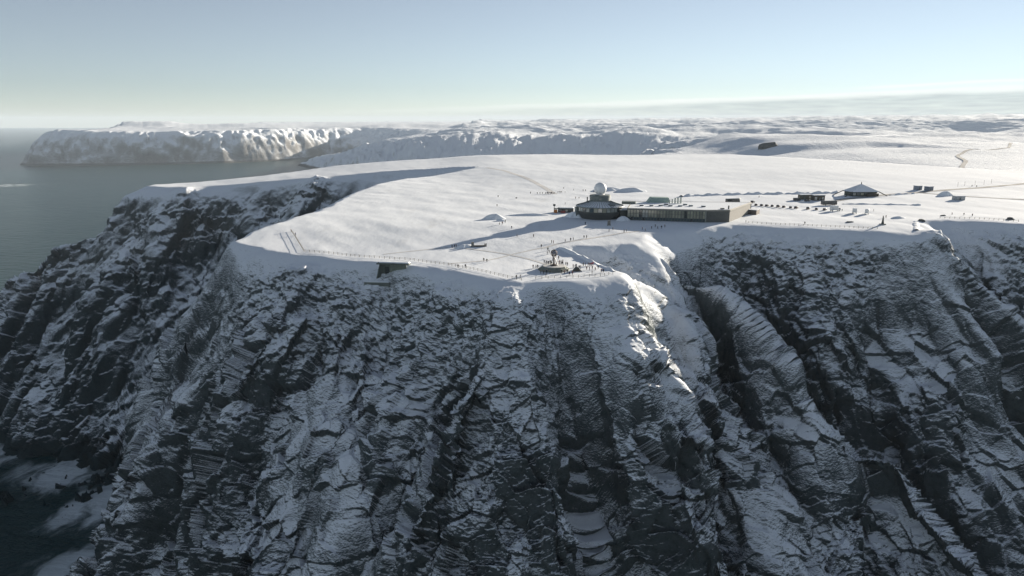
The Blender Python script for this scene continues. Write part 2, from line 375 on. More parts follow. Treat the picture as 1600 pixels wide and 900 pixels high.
def build_near(cols=1110, rows=820):
    tc = np.concatenate([np.linspace(-1.25, -0.79, 50)[:-1], np.linspace(-0.79, 0.79, cols), np.linspace(0.79, 1.25, 50)[1:]])
    yy = np.concatenate([np.arange(70, 600, 1.5), np.arange(600, 1250, 3.0), np.arange(1250, 1800, 8.0)])
    T, YY = np.meshgrid(tc[::6], yy, indexing='ij')
    H, d = base_h(T * YY, YY)
    el = np.arctan2(H - CAM_Z, YY)
    de = np.abs(np.diff(el, axis=1)); dep = -el[:, 1:]
    ds = np.hypot(np.diff(H, axis=1), np.diff(YY, axis=1)) / YY[:, 1:]
    wgt = np.where(dep > math.radians(40), 0.18, 1.0)
    met = (de + 0.05 * ds) * wgt
    cum = np.concatenate([np.zeros((len(T), 1)), np.cumsum(met, axis=1)], 1)
    def spread(cum, param, ncol, k):
        R = np.empty((ncol, rows))
        for i in range(ncol): R[i] = np.interp(np.linspace(0, cum[i, -1], rows), cum[i], param[i] if param.ndim == 2 else param)
        for _ in range(2):
            pad = np.pad(R, ((k, k), (0, 0)), mode='edge')
            R = sum(pad[j:j + ncol] for j in range(2 * k + 1)) / (2 * k + 1.0)
        return R
    def widen(R, src):
        Y_ = np.empty((len(tc), rows))
        for j in range(rows): Y_[:, j] = np.interp(tc, src, R[:, j])
        return Y_
    R = spread(cum, yy, len(T), 2)
    # second pass: place the rows by the angle that the finished, broken surface really covers
    t4 = tc[::4]; Y4 = widen(R, tc[::6])[::4]; X4 = t4[:, None] * Y4
    x, y, z = finish(X4, Y4, *base_and_slope(X4, Y4))
    v3 = np.stack([x, y, z - CAM_Z], -1); v3 /= np.linalg.norm(v3, axis=-1, keepdims=True)
    ang = np.linalg.norm(np.diff(v3, axis=1), axis=-1); elv = v3[..., 2]; hid = elv[:, 1:] < np.maximum.accumulate(elv, axis=1)[:, :-1] - 0.004
    wg = np.where(elv[:, 1:] < -0.62, 0.15, 1.0) * np.where(hid, 0.2, 1.0)
    ker = np.array([1, 2, 3, 2, 1]) / 9.0
    ang = sum(np.pad(ang, ((0, 0), (2, 2)), mode='edge')[:, j:j + ang.shape[1]] * ker[j] for j in range(5))
    cum2 = np.concatenate([np.zeros((len(t4), 1)), np.cumsum((ang + 0.0005) * wg, axis=1)], 1)
    Yg = widen(spread(cum2, Y4, len(t4), 7), t4)
    Xg = tc[:, None] * Yg
    # the smooth form on every third point, then all the relief on every point
    n, k = Xg.shape
    rs = np.unique(np.r_[np.arange(0, n, 4), n - 1]); cs = np.unique(np.r_[np.arange(0, k, 4), k - 1])
    parts = base_and_slope(Xg[np.ix_(rs, cs)], Yg[np.ix_(rs, cs)])
    ri = np.interp(np.arange(n), rs, np.arange(len(rs))); ci = np.interp(np.arange(k), cs, np.arange(len(cs)))
    Xf, Yf = Xg.astype(np.float32), Yg.astype(np.float32)
    Hb_, d_ = base_h(Xf, Yf)                                              # crests and gully floors need every point
    full = [Hb_.astype(float), d_.astype(float), resample(parts[2], ri, ci), resample(parts[3], ri, ci)]
    def gap(ax):
        g = np.sqrt(sum(np.diff(A, axis=ax) ** 2 for A in (Xg, Yg, full[0])))
        return np.concatenate([g, g[-1:]], 0) if ax == 0 else np.concatenate([g, g[:, -1:]], 1)
    x, y, z = finish(Xg, Yg, *full, np.maximum(gap(0), gap(1)))
    return grid_mesh('cape_ground', x, y, z, M_TERRAIN)
near = build_near()
# ---------------------------------------------------------------- the far coast, the fells behind and the hills on the right
COAST = [(60, 300), (60, 1250), (120, 1900), (420, 2700), (300, 3600), (-150, 4050), (-700, 4350), (-1150, 4800), (-1500, 5700), (-1880, 6450), (-1640, 6700),
         (-1400, 7000), (-1480, 7700), (-1760, 8000), (-2010, 7755), (-2190, 7240), (-2640, 6790), (-3000, 6620), (-3366, 6487), (-3760, 6391), (-4150, 6380),
         (-4330, 6500), (-4420, 6800), (-4500, 7600), (-5000, 8800), (-5200, 10000), (-4800, 44000), (44000, 44000), (44000, 300)]
def far_h(x, y):
    d, t, s = seg_dist(x, y, COAST, True)
    inl = inside(x, y, COAST)
    g = fbm2(x / 420, y / 420, 81, 5, 0.55)
    rib = 1 - 2 * np.abs(noise2(x / 170 + 0.6 * noise2(x / 400, y / 400, 83), y / 300, 82))
    rib2 = 1 - 2 * np.abs(noise2(x / 62, y / 120, 88))
    land = np.interp(y, [1200, 1700, 2300, 5000, 8000, 11000, 16000, 30000], [-44, -36, -20, -40, -16, 8, 40, 60])
    land = land + sstep(500, 800, x) * np.interp(y, [1000, 1500, 2300, 3600], [36, 30, 20, 0])
    land = land + 0.0135 * np.maximum(x - 200, 0) * sstep(3500, 9500, y) * (1 - 0.6 * sstep(8000, 20000, x))
    amp = np.interp(y, [1000, 1600, 2600, 4500, 9000], [2, 5, 18, 42, 54]) * np.where(x < -600, 0.35, 1.0)
    hills = fbm2(x / 820 + 3.3, y / 640, 84, 6, 0.52) + 0.55 * (1 - 2 * np.abs(noise2(x / 1500, y / 900 + 5, 86)))
    z = land + amp * hills
    for (cx, cy, ax, ay, hh) in [(-330, 4900, 800, 420, 30), (250, 4900, 500, 420, 14), (-900, 5400, 700, 500, -20), (-1500, 6300, 500, 500, -150), (-1500, 7300, 260, 500, -120),
                                 (-4650, 9400, 700, 330, 62), (-3700, 9600, 900, 300, 34), (2600, 3300, 900, 330, 26), (1900, 5600, 900, 500, 36), (900, 6500, 800, 450, 40),
                                 (3300, 7800, 1100, 600, 30), (-1300, 9300, 900, 500, 35)]:
        z = z + hh * np.exp(-((x - cx) / ax) ** 2 - ((y - cy) / ay) ** 2)
    st = y - (1960 - 0.30 * (x - 860) + 240 * noise2(x / 420, y / 900, 87))
    z = z + 13 * sstep(0, 75, st) * sstep(560, 760, x) * sstep(1250, 950, x) - 5 * np.exp(-((st + 60) / 120) ** 2) * sstep(560, 760, x) * sstep(1650, 1250, x)
    wid = np.interp(x, [-2000, -1800, -600, 100], [330, 620, 760, 1500]); wid = np.where(y < 3000, 260, wid)
    e = np.clip((d + 60 * g + (50 * rib + 26 * rib2) * sstep(20, 160, d)) / wid, 0, 1)
    prof = 1 - (1 - e) ** 1.7
    z = SEA_Z + (z - SEA_Z) * prof * np.where(d < 30, d / 30, 1)
    z = z + 4 * prof * (1 - prof) * sstep(30, 90, d) * (15 * facet3(x / 110, y / 110, z / 90, 91) + 9 * facet3(x / 45, y / 45, z / 40, 92))
    return np.where(inl, z, SEA_Z - 15)
def build_far(cols=1080, rows=410):
    t = np.linspace(-0.86, 0.92, cols); q = np.concatenate([np.geomspace(1000, 6000, 160)[:-1], np.linspace(6000, 8600, 170)[:-1], np.geomspace(8600, 40000, 82)])
    T, Y = np.meshgrid(t, q, indexing='ij'); X = T * Y
    return grid_mesh('far_hills', X, Y, far_h(X, Y), M_FAR)
far = build_far()
# ---------------------------------------------------------------- the sea and the air
me = bpy.data.meshes.new('sea'); me.from_pydata([(-45000, -3000, SEA_Z), (45000, -3000, SEA_Z), (45000, 45000, SEA_Z), (-45000, 45000, SEA_Z)], [], [(0, 1, 2, 3)])
sea = bpy.data.objects.new('sea', me); COL.objects.link(sea); sea['kind'] = 'structure'
m, t = new_mat('sea_water'); b = NB(t)
P = b.n('ShaderNodeNewGeometry').outputs['Position']
wav = b.math('ADD', b.noise(b.scale(P, 0.02, 0.05, 1, (0, 0, 0.5)), 1.0, 6, 0.6), b.math('MULTIPLY', b.noise(P, 0.004, 3), 1.0))
bp = b.n('ShaderNodeBump', {'Height': wav, 'Strength': 0.8, 'Distance': 8.0})
def near_pt(x, y, r0, r1):      # 1 within r0 metres of a place on the shore, 0 beyond r1
    dv = b.n('ShaderNodeVectorMath', {0: P, 1: (x, y, SEA_Z)}, operation='DISTANCE').outputs['Value']
    return b.rng(dv, r0, r1, 1.0, 0.0)
sw = b.n('ShaderNodeVectorMath', {0: P, 1: b.n('ShaderNodeVectorMath', {0: b.n('ShaderNodeTexNoise', {'Vector': P, 'Scale': 0.012, 'Detail': 4}).outputs[1], 1: (70, 70, 0)}, operation='MULTIPLY').outputs[0]}, operation='ADD').outputs[0]
fo = b.noise(b.scale(sw, 0.03, 0.012, 1, (0, 0, 0.25)), 1.0, 7, 0.62)
near_shore = b.math('MAXIMUM', b.math('MAXIMUM', near_pt(-345, 540, 30, 110), near_pt(-470, 745, 20, 130)), b.math('MAXIMUM', near_pt(-400, 660, 20, 110), near_pt(-600, 770, 10, 90)))
foam = b.math('MULTIPLY', b.rng(b.math('ADD', fo, b.math('MULTIPLY', near_shore, 0.22)), 0.60, 0.78), near_shore)
sk = b.math('MULTIPLY', near_pt(-3006, 4384, 60, 160), b.rng(b.noise(P, 0.03, 3), 0.45, 0.6))
foam = b.math('MAXIMUM', foam, sk)
colr = b.mix(foam, (0.006, 0.036, 0.038), (0.62, 0.68, 0.70))
pr = b.n('ShaderNodeBsdfPrincipled', {'Base Color': colr, 'Roughness': b.rng(foam, 0, 1, 0.28, 0.8), 'IOR': 1.33, 'Specular IOR Level': 0.18, 'Normal': bp.outputs[0]})
b.out(pr.outputs[0]); me.materials.append(m)
HZ = ((-46000, -3200, SEA_Z - 30), (46000, 46000, 330))
me = bpy.data.meshes.new('haze')
(x0, y0, z0), (x1, y1, z1) = HZ
me.from_pydata([(x0, y0, z0), (x1, y0, z0), (x1, y1, z0), (x0, y1, z0), (x0, y0, z1), (x1, y0, z1), (x1, y1, z1), (x0, y1, z1)], [],
               [(0, 3, 2, 1), (4, 5, 6, 7), (0, 1, 5, 4), (1, 2, 6, 5), (2, 3, 7, 6), (3, 0, 4, 7)])
haze = bpy.data.objects.new('haze', me); COL.objects.link(haze); haze['kind'] = 'stuff'
m, t = new_mat('air'); b = NB(t)
vol = b.n('ShaderNodeVolumePrincipled', {'Color': (0.74, 0.87, 1.0, 1), 'Density': 2.4e-5, 'Anisotropy': 0.0})
b.n('ShaderNodeOutputMaterial', {1: vol.outputs[0]}); me.materials.append(m)
# ---------------------------------------------------------------- helpers for things
def thing(name, label, cat, loc=(0, 0, 0), rz=0.0, group=None):
    o = bpy.data.objects.new(name, None); COL.objects.link(o)
    o.empty_display_size = 0.5; o.location = loc; o.rotation_euler = (0, 0, rz)
    return tag(o, label, cat, group)
def tag(o, label, cat, group=None):
    o['label'] = label; o['category'] = cat
    if group: o['group'] = group
    return o
_mats = {}
def paint(name, col, rough=0.6, metal=0.0, spec=0.4, var=0.12, scale=1.2):
    """plain painted or raw surface with a little uneven tone"""
    if name in _mats: return _mats[name]
    m, t = new_mat(name); b = NB(t)
    P = b.n('ShaderNodeTexCoord').outputs['Object']
    n = b.noise(P, scale, 5, 0.6)
    c = b.mix(b.rng(n, 0.3, 0.7), tuple(x * (1 - var) for x in col), tuple(min(1, x * (1 + var)) for x in col))
    pr = b.n('ShaderNodeBsdfPrincipled', {'Base Color': c, 'Roughness': rough, 'Metallic': metal, 'Specular IOR Level': spec})
    b.out(pr.outputs[0]); _mats[name] = m
    return m
def snow_mat():
    if 'drifted_snow' in _mats: return _mats['drifted_snow']
    m, t = new_mat('drifted_snow'); b = NB(t)
    P = b.n('ShaderNodeNewGeometry').outputs['Position']
    bp = b.n('ShaderNodeBump', {'Height': b.noise(P, 0.8, 6, 0.6), 'Strength': 0.5, 'Distance': 0.3})
    pr = b.n('ShaderNodeBsdfPrincipled', {'Base Color': (*SNOW, 1), 'Roughness': 0.9, 'Specular IOR Level': 0.02, 'Normal': bp.outputs[0]})
    b.out(pr.outputs[0]); _mats['drifted_snow'] = m
    return m
def glass_mat(name, col):
    return paint(name, col, rough=0.08, spec=0.8, var=0.25, scale=0.35)
class MB:
    def __init__(s): s.v = []; s.f = []; s.m = []
    def add(s, vs, fs, mi=0):
        k = len(s.v); s.v += [tuple(v) for v in vs]; s.f += [tuple(i + k for i in f) for f in fs]; s.m += [mi] * len(fs)
        return s
    def box(s, cx, cy, z0, sx, sy, sz, mi=0, taper=1.0, rz=0.0):
        a, b_ = sx / 2, sy / 2; ca, sa = math.cos(rz), math.sin(rz)
        vs = []
        for z, t in ((z0, 1.0), (z0 + sz, taper)):
            for x, y in ((-a, -b_), (a, -b_), (a, b_), (-a, b_)):
                vs.append((cx + (x * ca - y * sa) * t, cy + (x * sa + y * ca) * t, z))
        return s.add(vs, [(0, 3, 2, 1), (4, 5, 6, 7), (0, 1, 5, 4), (1, 2, 6, 5), (2, 3, 7, 6), (3, 0, 4, 7)], mi)
    def lathe(s, prof, n=32, mi=0, cx=0.0, cy=0.0, caps=True):
        k = len(prof); vs = []
        for r, z in prof:
            for i in range(n):
                a = 2 * math.pi * i / n; vs.append((cx + r * math.cos(a), cy + r * math.sin(a), z))
        fs = []
        for j in range(k - 1):
            for i in range(n):
                fs.append((j * n + i, j * n + (i + 1) % n, (j + 1) * n + (i + 1) % n, (j + 1) * n + i))
        if caps: fs += [tuple(reversed(range(n))), tuple(range((k - 1) * n, k * n))]
        return s.add(vs, fs, mi)
    def tube(s, pts, r, n=6, mi=0):
        pts = [Vector(p) for p in pts]; vs = []; fs = []
        for i, p in enumerate(pts):
            d = (pts[min(i + 1, len(pts) - 1)] - pts[max(i - 1, 0)]).normalized()
            u = d.cross(Vector((0, 0, 1)));
            if u.length < 1e-3: u = Vector((1, 0, 0))
            u.normalize(); w = d.cross(u)
            rr = r[i] if isinstance(r, (list, tuple)) else r
            for k in range(n):
                a = 2 * math.pi * k / n; vs.append(p + u * (rr * math.cos(a)) + w * (rr * math.sin(a)))
        for i in range(len(pts) - 1):
            for k in range(n):
                fs.append((i * n + k, i * n + (k + 1) % n, (i + 1) * n + (k + 1) % n, (i + 1) * n + k))
        fs += [tuple(reversed(range(n))), tuple(range((len(pts) - 1) * n, len(pts) * n))]
        return s.add(vs, fs, mi)
    def prism(s, poly, z0, z1, mi=0):
        n = len(poly)
        vs = [(x, y, z0) for x, y in poly] + [(x, y, z1) for x, y in poly]
        fs = [tuple(reversed(range(n))), tuple(range(n, 2 * n))] + [(i, (i + 1) % n, n + (i + 1) % n, n + i) for i in range(n)]
        return s.add(vs, fs, mi)
    def side(s, prof, y0, y1, mi=0):
        """outline in x-z pulled across y"""
        n = len(prof)
        vs = [(x, y0, z) for x, z in prof] + [(x, y1, z) for x, z in prof]
        fs = [tuple(range(n)), tuple(reversed(range(n, 2 * n)))] + [((i + 1) % n, i, n + i, n + (i + 1) % n) for i in range(n)]
        return s.add(vs, fs, mi)
    def mesh(s, name, mats, smooth=False):
        me = bpy.data.meshes.new(name); me.from_pydata(s.v, [], s.f)
        for m in (mats if isinstance(mats, (list, tuple)) else [mats]): me.materials.append(m)
        me.polygons.foreach_set('material_index', s.m)
        if smooth: me.polygons.foreach_set('use_smooth', [True] * len(s.f))
        me.update(); return me
    def build(s, name, mats, parent=None, smooth=False, bevel=0.0):
        me = s.mesh(name, mats, smooth)
        if bevel:
            bm = bmesh.new(); bm.from_mesh(me)
            bmesh.ops.bevel(bm, geom=bm.edges[:], offset=bevel, segments=1, affect='EDGES', profile=0.5)
            bm.to_mesh(me); bm.free()
        o = bpy.data.objects.new(name, me); COL.objects.link(o)
        if parent is not None: o.parent = parent
        return o
def copy_tree(o, parent=None):
    c = o.copy(); COL.objects.link(c)
    if parent is not None: c.parent = parent
    for ch in list(o.children): copy_tree(ch, c)
    return c
def recolour(o, old, new):
    """give this copy its own paint without copying the mesh"""
    for c in [o] + list(o.children_recursive):
        if c.type != 'MESH': continue
        for sl in c.material_slots:
            if sl.material == old: sl.link = 'OBJECT'; sl.material = new
def snow_lump(name, label, cat, x, y, rx, ry, h, rz, seed, group=None, peak=1.15):
    n, k = 28, 12; z0 = ground(x, y); vs = [(0, 0, h)]; fs = []
    for j in range(1, k + 1):
        q = j / k
        for i in range(n):
            a = 2 * math.pi * i / n
            w = 1 + 0.22 * math.sin(2 * a + seed) + 0.13 * math.sin(5 * a + seed * 3) + 0.07 * math.sin(9 * a + seed * 7)
            z = h * (1 - q * q) ** peak * (1 + 0.18 * q * math.sin(6 * q + 3 * a + seed) + 0.12 * q * math.sin(5 * a + 2 * seed)) - (0.6 if j == k else 0)
            vs.append((rx * q * w * math.cos(a), ry * q * w * math.sin(a), z))
    for i in range(n): fs.append((0, 1 + i, 1 + (i + 1) % n))
    for j in range(k - 1):
        for i in range(n):
            a = 1 + j * n; fs.append((a + i, a + n + i, a + n + (i + 1) % n, a + (i + 1) % n))
    o = MB().add(vs, fs).build(name, snow_mat(), smooth=True)
    o.location = (x, y, z0); o.rotation_euler = (0, 0, rz)
    return tag(o, label, cat, group)
# ---------------------------------------------------------------- the round hall with its white dome
DARK = paint('dark_cladding', (0.060, 0.067, 0.067), 0.7); STONE = paint('grey_stone_wall', (0.20, 0.195, 0.18), 0.85, var=0.25, scale=2.5)
GREENM = paint('weathered_green_metal', (0.14, 0.165, 0.16), 0.55, var=0.2); FRAME = paint('dark_window_frame', (0.06, 0.07, 0.065), 0.5)
G1 = glass_mat('olive_glass', (0.27, 0.27, 0.21)); G5 = glass_mat('grey_olive_glass', (0.18, 0.185, 0.15)); G2 = glass_mat('teal_glass', (0.035, 0.06, 0.068)); G3 = glass_mat('pale_glass_painted_reflection', (0.30, 0.32, 0.30)); G4 = glass_mat('dark_glass', (0.018, 0.026, 0.030))  # pale panes have their reflections painted into the base colour
CONC = paint('raw_concrete', (0.26, 0.27, 0.25), 0.85, var=0.2); WHITE = paint('white_paint', (0.78, 0.79, 0.80), 0.5, var=0.04)
RZ = 5.0
def snowy_roof(name, metal, cut):
    m, t = new_mat(name); b = NB(t)
    P = b.n('ShaderNodeTexCoord').outputs['Object']
    f = b.rng(b.noise(P, 0.16, 5, 0.55), cut - 0.03, cut + 0.05)
    pr = b.n('ShaderNodeBsdfPrincipled', {'Base Color': b.mix(f, metal, SNOW), 'Roughness': 0.6})
    b.out(pr.outputs[0]); return m
ROOFM = snowy_roof('ribbed_roof_under_snow', (0.17, 0.19, 0.195), 0.42)
rh = thing('round_hall', 'round dark hall with conical ribbed roof and white ball dome on top', 'building', (56, 466, RZ - 1.0))
MB().lathe([(10.2, -2.0), (11.2, 0.6), (13.4, 4.6), (13.6, 5.6)], 64).build('flared_base', DARK, rh)
MB().lathe([(13.3, 5.6), (13.4, 8.6)], 64).build('inner_wall', FRAME, rh)
NP = 32
for i in range(NP):
    a0 = 2 * math.pi * (i + 0.06) / NP; a1 = 2 * math.pi * (i + 0.94) / NP; r0, r1 = 13.62, 13.78
    vs = [(r * math.cos(a), r * math.sin(a), z) for z in (5.9, 8.4) for r in (r0, r1) for a in (a0, a1)]
    gm = G4 if 1.72 * math.pi < (a0 % (2 * math.pi)) < 1.97 * math.pi else random.Random(i * 7 + 1).choice([G3, G3, G1, G2])
    MB().add(vs, [(0, 1, 3, 2), (4, 6, 7, 5), (2, 3, 7, 6), (0, 4, 5, 1), (0, 2, 6, 4), (1, 5, 7, 3)]).build('window_pane', gm, rh)
fr = MB()
for i in range(NP):
    a = 2 * math.pi * i / NP; fr.box(13.75 * math.cos(a), 13.75 * math.sin(a), 5.6, 0.35, 0.28, 2.95, rz=a)
fr.lathe([(13.5, 5.55), (13.95, 5.6), (13.95, 5.85), (13.5, 5.88)], 64, caps=False)
o = fr.build('mullions', FRAME, rh); o['kind'] = 'stuff'
MB().lathe([(13.4, 8.5), (15.2, 8.45), (15.35, 8.7), (15.25, 9.0)], 64).build('eave', GREENM, rh)
rf = MB().lathe([(15.15, 9.01), (10.6, 10.3), (6.1, 12.1)], 64).build('roof', ROOFM, rh)
rb = MB()
for i in range(48):
    a = 2 * math.pi * i / 48; c, s_ = math.cos(a), math.sin(a)
    rb.tube([(15.0 * c, 15.0 * s_, 9.1), (10.6 * c, 10.6 * s_, 10.38), (6.2 * c, 6.2 * s_, 12.15)], 0.13, 4)
o = rb.build('roof_ribs', GREENM, rf); o['kind'] = 'stuff'
MB().lathe([(6.5, 11.8), (6.5, 14.2), (6.7, 14.3), (6.7, 15.4), (6.3, 15.7), (3.0, 15.9)], 48).build('upper_drum', GREENM, rh)
MB().box(-0.6, -6.62, 12.9, 1.5, 0.3, 1.2).build('hatch', CONC, rh)
MB().lathe([(3.0, 15.7), (2.7, 16.1)], 40).build('dome_collar', WHITE, rh)
bm = bmesh.new(); bmesh.ops.create_icosphere(bm, subdivisions=4, radius=3.95); me = bpy.data.meshes.new('radome'); bm.to_mesh(me); bm.free()
me.polygons.foreach_set('use_smooth', [True] * len(me.polygons)); me.materials.append(paint('dome_white', (0.80, 0.81, 0.82), 0.45, var=0.03, scale=0.5))
o = bpy.data.objects.new('radome', me); COL.objects.link(o); o.parent = rh; o.location = (0, 0, 19.5)
MB().box(-14.0, 2.5, -1.0, 2.6, 5.0, 8.6, rz=0.1).build('side_annex', GREENM, rh)
MB().tube([(-8.2, -1.0, 10.5), (-8.2, -1.0, 14.4)], 0.35, 8).build('chimney', DARK, rh)
lk = MB().box(15.2, -2.0, -2.0, 6.5, 9.0, 8.6).build('link_corridor', FRAME, rh)
MB().box(15.2, -2.0, 6.62, 6.9, 9.4, 0.35).build('corridor_roof', snow_mat(), lk)
# ---------------------------------------------------------------- the long glazed hall
gh = thing('glass_hall', 'long flat roofed hall with glazed front beside round domed hall', 'building', (0, 0, 0))
A, B, C, D, E_ = Vector((72, 455)), Vector((118, 444.5)), Vector((133, 445.5)), Vector((160, 489)), Vector((81, 494))
def wall(name, p, q, z0, z1, mat, th=0.5, parent=gh):
    d = (q - p).normalized(); n = Vector((-d.y, d.x))
    return MB().prism([tuple(p), tuple(q), tuple(q + n * th), tuple(p + n * th)], z0, z1).build(name, mat, parent)
FZ, TZ = 4.2, 12.2
dAB = (B - A); L = dAB.length; dAB.normalize(); nAB = Vector((-dAB.y, dAB.x))
wall('back_panel', A + nAB * 0.5, B + nAB * 0.5, FZ - 2.5, TZ, DARK, 0.3)
wall('stone_front', B + dAB * 0.3, C, FZ - 3, TZ - 0.2, paint('shaded_stone_wall', (0.10, 0.105, 0.10), 0.85, var=0.25, scale=2.5), 0.6)  # same stone as the side, its shade painted in as a darker tone
wall('stone_side', C, D, FZ - 3, TZ - 0.2, STONE, 0.6)
wall('rear_wall', D, E_, FZ - 3, TZ - 0.2, DARK, 0.6); wall('left_wall', E_, A, FZ - 3, TZ - 0.2, DARK, 0.6)
nb = 26; rr = random.Random(4)
for i in range(nb):
    for row in range(2):
        p = A + dAB * (L * (i + 0.05) / nb); q = A + dAB * (L * (i + 0.95) / nb)
        z0, z1 = (FZ + 0.25, FZ + 2.7) if row == 0 else (FZ + 2.9, TZ - 0.75)
        mat = rr.choice([G2, G2, G2, G4]) if row == 0 else rr.choice([G1, G1, G1, G1, G3, G5] if i not in (4, 19) else [G4])
        MB().prism([tuple(p - nAB * (0.02 + 0.03 * rr.random())), tuple(q - nAB * (0.02 + 0.03 * rr.random())), tuple(q + nAB * 0.1), tuple(p + nAB * 0.1)], z0, z1).build('window_pane', mat, gh)
mb = MB()
for i in range(nb + 1):
    p = A + dAB * (L * i / nb); mb.box(p.x, p.y, FZ - 2, 0.42, 0.34, TZ - FZ + 2, rz=math.atan2(dAB.y, dAB.x))
for z in (FZ - 0.1, FZ + 2.7, FZ + 5.0, TZ - 0.75):
    c = (A + B) / 2 + nAB * 0.02; mb.box(c.x, c.y, z, L, 0.30, 0.16, rz=math.atan2(dAB.y, dAB.x))
o = mb.build('mullions', FRAME, gh); o['kind'] = 'stuff'
fin = MB().prism([tuple(B - nAB * 0.6), tuple(B + dAB * 0.5 - nAB * 0.6), tuple(B + dAB * 0.5 + nAB * 1.0), tuple(B + nAB * 1.0)], FZ - 2, TZ + 0.1).build('end_fin', CONC, gh)
def inset(ps, k):
    c = sum(ps, Vector((0, 0))) / len(ps); return [tuple(c + (p - c) * k) for p in ps]
PO = [A, B, C, D, E_]
RS = MB().prism(inset(PO, 1.012), TZ - 0.62, TZ).build('roof', paint('roof_fascia', (0.20, 0.20, 0.18), 0.7), gh)
MB().prism(inset(PO, 0.985), TZ + 0.005, TZ + 0.22).build('roof_snow', snow_mat(), RS)
mb = MB()
for p, q in zip(PO, PO[1:] + PO[:1]):
    d = (q - p).normalized(); n = Vector((-d.y, d.x)); mb.prism([tuple(p), tuple(q), tuple(q + n * 0.5), tuple(p + n * 0.5)], TZ + 0.003, TZ + 0.36)
mb.build('parapet', paint('pale_parapet', (0.45, 0.44, 0.40), 0.8), RS)
for i, (x, y) in enumerate([(83, 468), (89, 466.5), (95, 467), (101, 466), (107, 465), (114, 466), (121, 462), (100, 474), (112, 473)]):
    sk = MB().box(x, y, TZ + 0.1, 2.6, 1.8, 0.75, rz=-0.22).build('skylight', FRAME, RS)
    MB().box(x, y, TZ + 0.853, 2.8, 2.0, 0.3, rz=-0.22).build('skylight_snow', snow_mat(), sk)
for i, (x, h, r) in enumerate([(104.2, 2.6, 0.40), (105.8, 3.0, 0.45), (107.6, 3.8, 0.55), (109.4, 4.0, 0.6), (111.2, 4.3, 0.65)]):
    vp = MB().lathe([(r, TZ), (r, TZ + h - 0.5), (r * 1.25, TZ + h - 0.4), (r * 1.25, TZ + h)], 14, cx=x, cy=483.5 - 0.3 * i).build('vent_pipe', paint('galvanised_pipe', (0.42, 0.45, 0.43), 0.35, 0.7), RS)
MB().add([(90, 486, TZ), (104.5, 486, TZ), (104.5, 493, TZ), (90, 493, TZ), (92.5, 488.5, TZ + 3.6), (104.5, 487.5, TZ + 3.2), (104.5, 492.5, TZ + 3.4), (92.5, 492.0, TZ + 3.8)],
         [(0, 1, 5, 4), (1, 2, 6, 5), (2, 3, 7, 6), (3, 0, 4, 7), (4, 5, 6, 7)]).build('copper_roof_block', paint('pale_green_copper', (0.30, 0.40, 0.36), 0.6, var=0.15), RS)
MB().box(77, 482, TZ, 9, 6, 1.6, rz=-0.2).build('plant_room', GREENM, RS)
MB().tube([(133.5, 450, TZ), (133.5, 450, TZ + 2.4)], 0.45, 8).build('flue', DARK, RS)
MB().box(129.5, 449.5, TZ, 2.2, 1.4, 0.9, rz=0.1).build('roof_box', FRAME, RS)
MB().box(150.5, 474.8, FZ + 3.6, 0.4, 1.8, 1.6, rz=-0.55).build('side_window', G4, gh)
an = MB().box(160.5, 486.5, RZ - 3, 7.0, 9.0, 6.0, rz=-0.55).build('rear_annex', paint('brown_boards', (0.12, 0.10, 0.085), 0.8, var=0.25), gh)
MB().box(160.5, 486.5, RZ + 3.005, 7.4, 9.4, 0.3, rz=-0.55).build('annex_snow', snow_mat(), an)
# ---------------------------------------------------------------- huts and cabins
BROWN = paint('dark_timber', (0.085, 0.075, 0.062), 0.85, var=0.3, scale=3); OLIVE = paint('olive_boards', (0.13, 0.125, 0.10), 0.8, var=0.2)
def hut(name, label, cat, x, y, sx, sy, h, rz, wallm, win=(), door=None, group=None, roof=0.35):
    t_ = thing(name, label, cat, (x, y, ground(x, y) - 0.15), rz, group)
    w_ = MB().box(0, 0, -0.4, sx, sy, h + 0.4).build('wall', wallm, t_)
    r_ = MB().box(0, 0, h + 0.004, sx + 0.5, sy + 0.5, 0.18).build('roof', FRAME, t_)
    MB().box(0, 0, h + 0.188, sx + 0.4, sy + 0.4, roof, taper=0.93).build('roof_snow', snow_mat(), r_)
    for (cx, w, z0, hh) in win:
        f_ = MB().box(cx, -sy / 2 - 0.03, z0, w, 0.1, hh).build('window', WHITE, t_)
        MB().box(cx, -sy / 2 - 0.07, z0 + 0.12, w - 0.24, 0.06, hh - 0.24).build('pane', G3, f_)
    if door is not None:
        d_ = MB().box(door, -sy / 2 - 0.03, 0, 1.1, 0.1, 2.1).build('door', GREENM, t_)
        MB().box(door + 0.4, -sy / 2 - 0.11, 1.0, 0.08, 0.08, 0.2).build('handle', FRAME, d_)
    return t_
hut('flat_hut', 'olive flat roofed hut with van parked at its left', 'hut', 229, 573, 9.0, 5, 3.6, 0.15, OLIVE, [(2.9, 1.6, 1.2, 1.5)], -1.5)
hut('flat_hut', 'brown box hut with light window just right of the olive hut', 'hut', 236.5, 566.5, 8.8, 5, 4.0, 0.1, BROWN, [(-2.9, 1.7, 0.9, 2.0), (2.7, 0.8, 1.2, 1.6)], 0.3)
hut('storage_container', 'grey container box by the road, left one of two', 'container', 353.4, 640, 4.6, 5, 3.4, 0.35, paint('blue_grey_panel', (0.20, 0.23, 0.28), 0.6), (), -0.6, 'containers beside the road')
hut('storage_container', 'grey container box by the road, right one of two', 'container', 360.5, 635.5, 5.0, 5, 3.4, 0.35, paint('blue_grey_panel', (0.20, 0.23, 0.28), 0.6), (), -0.8, 'containers beside the road')
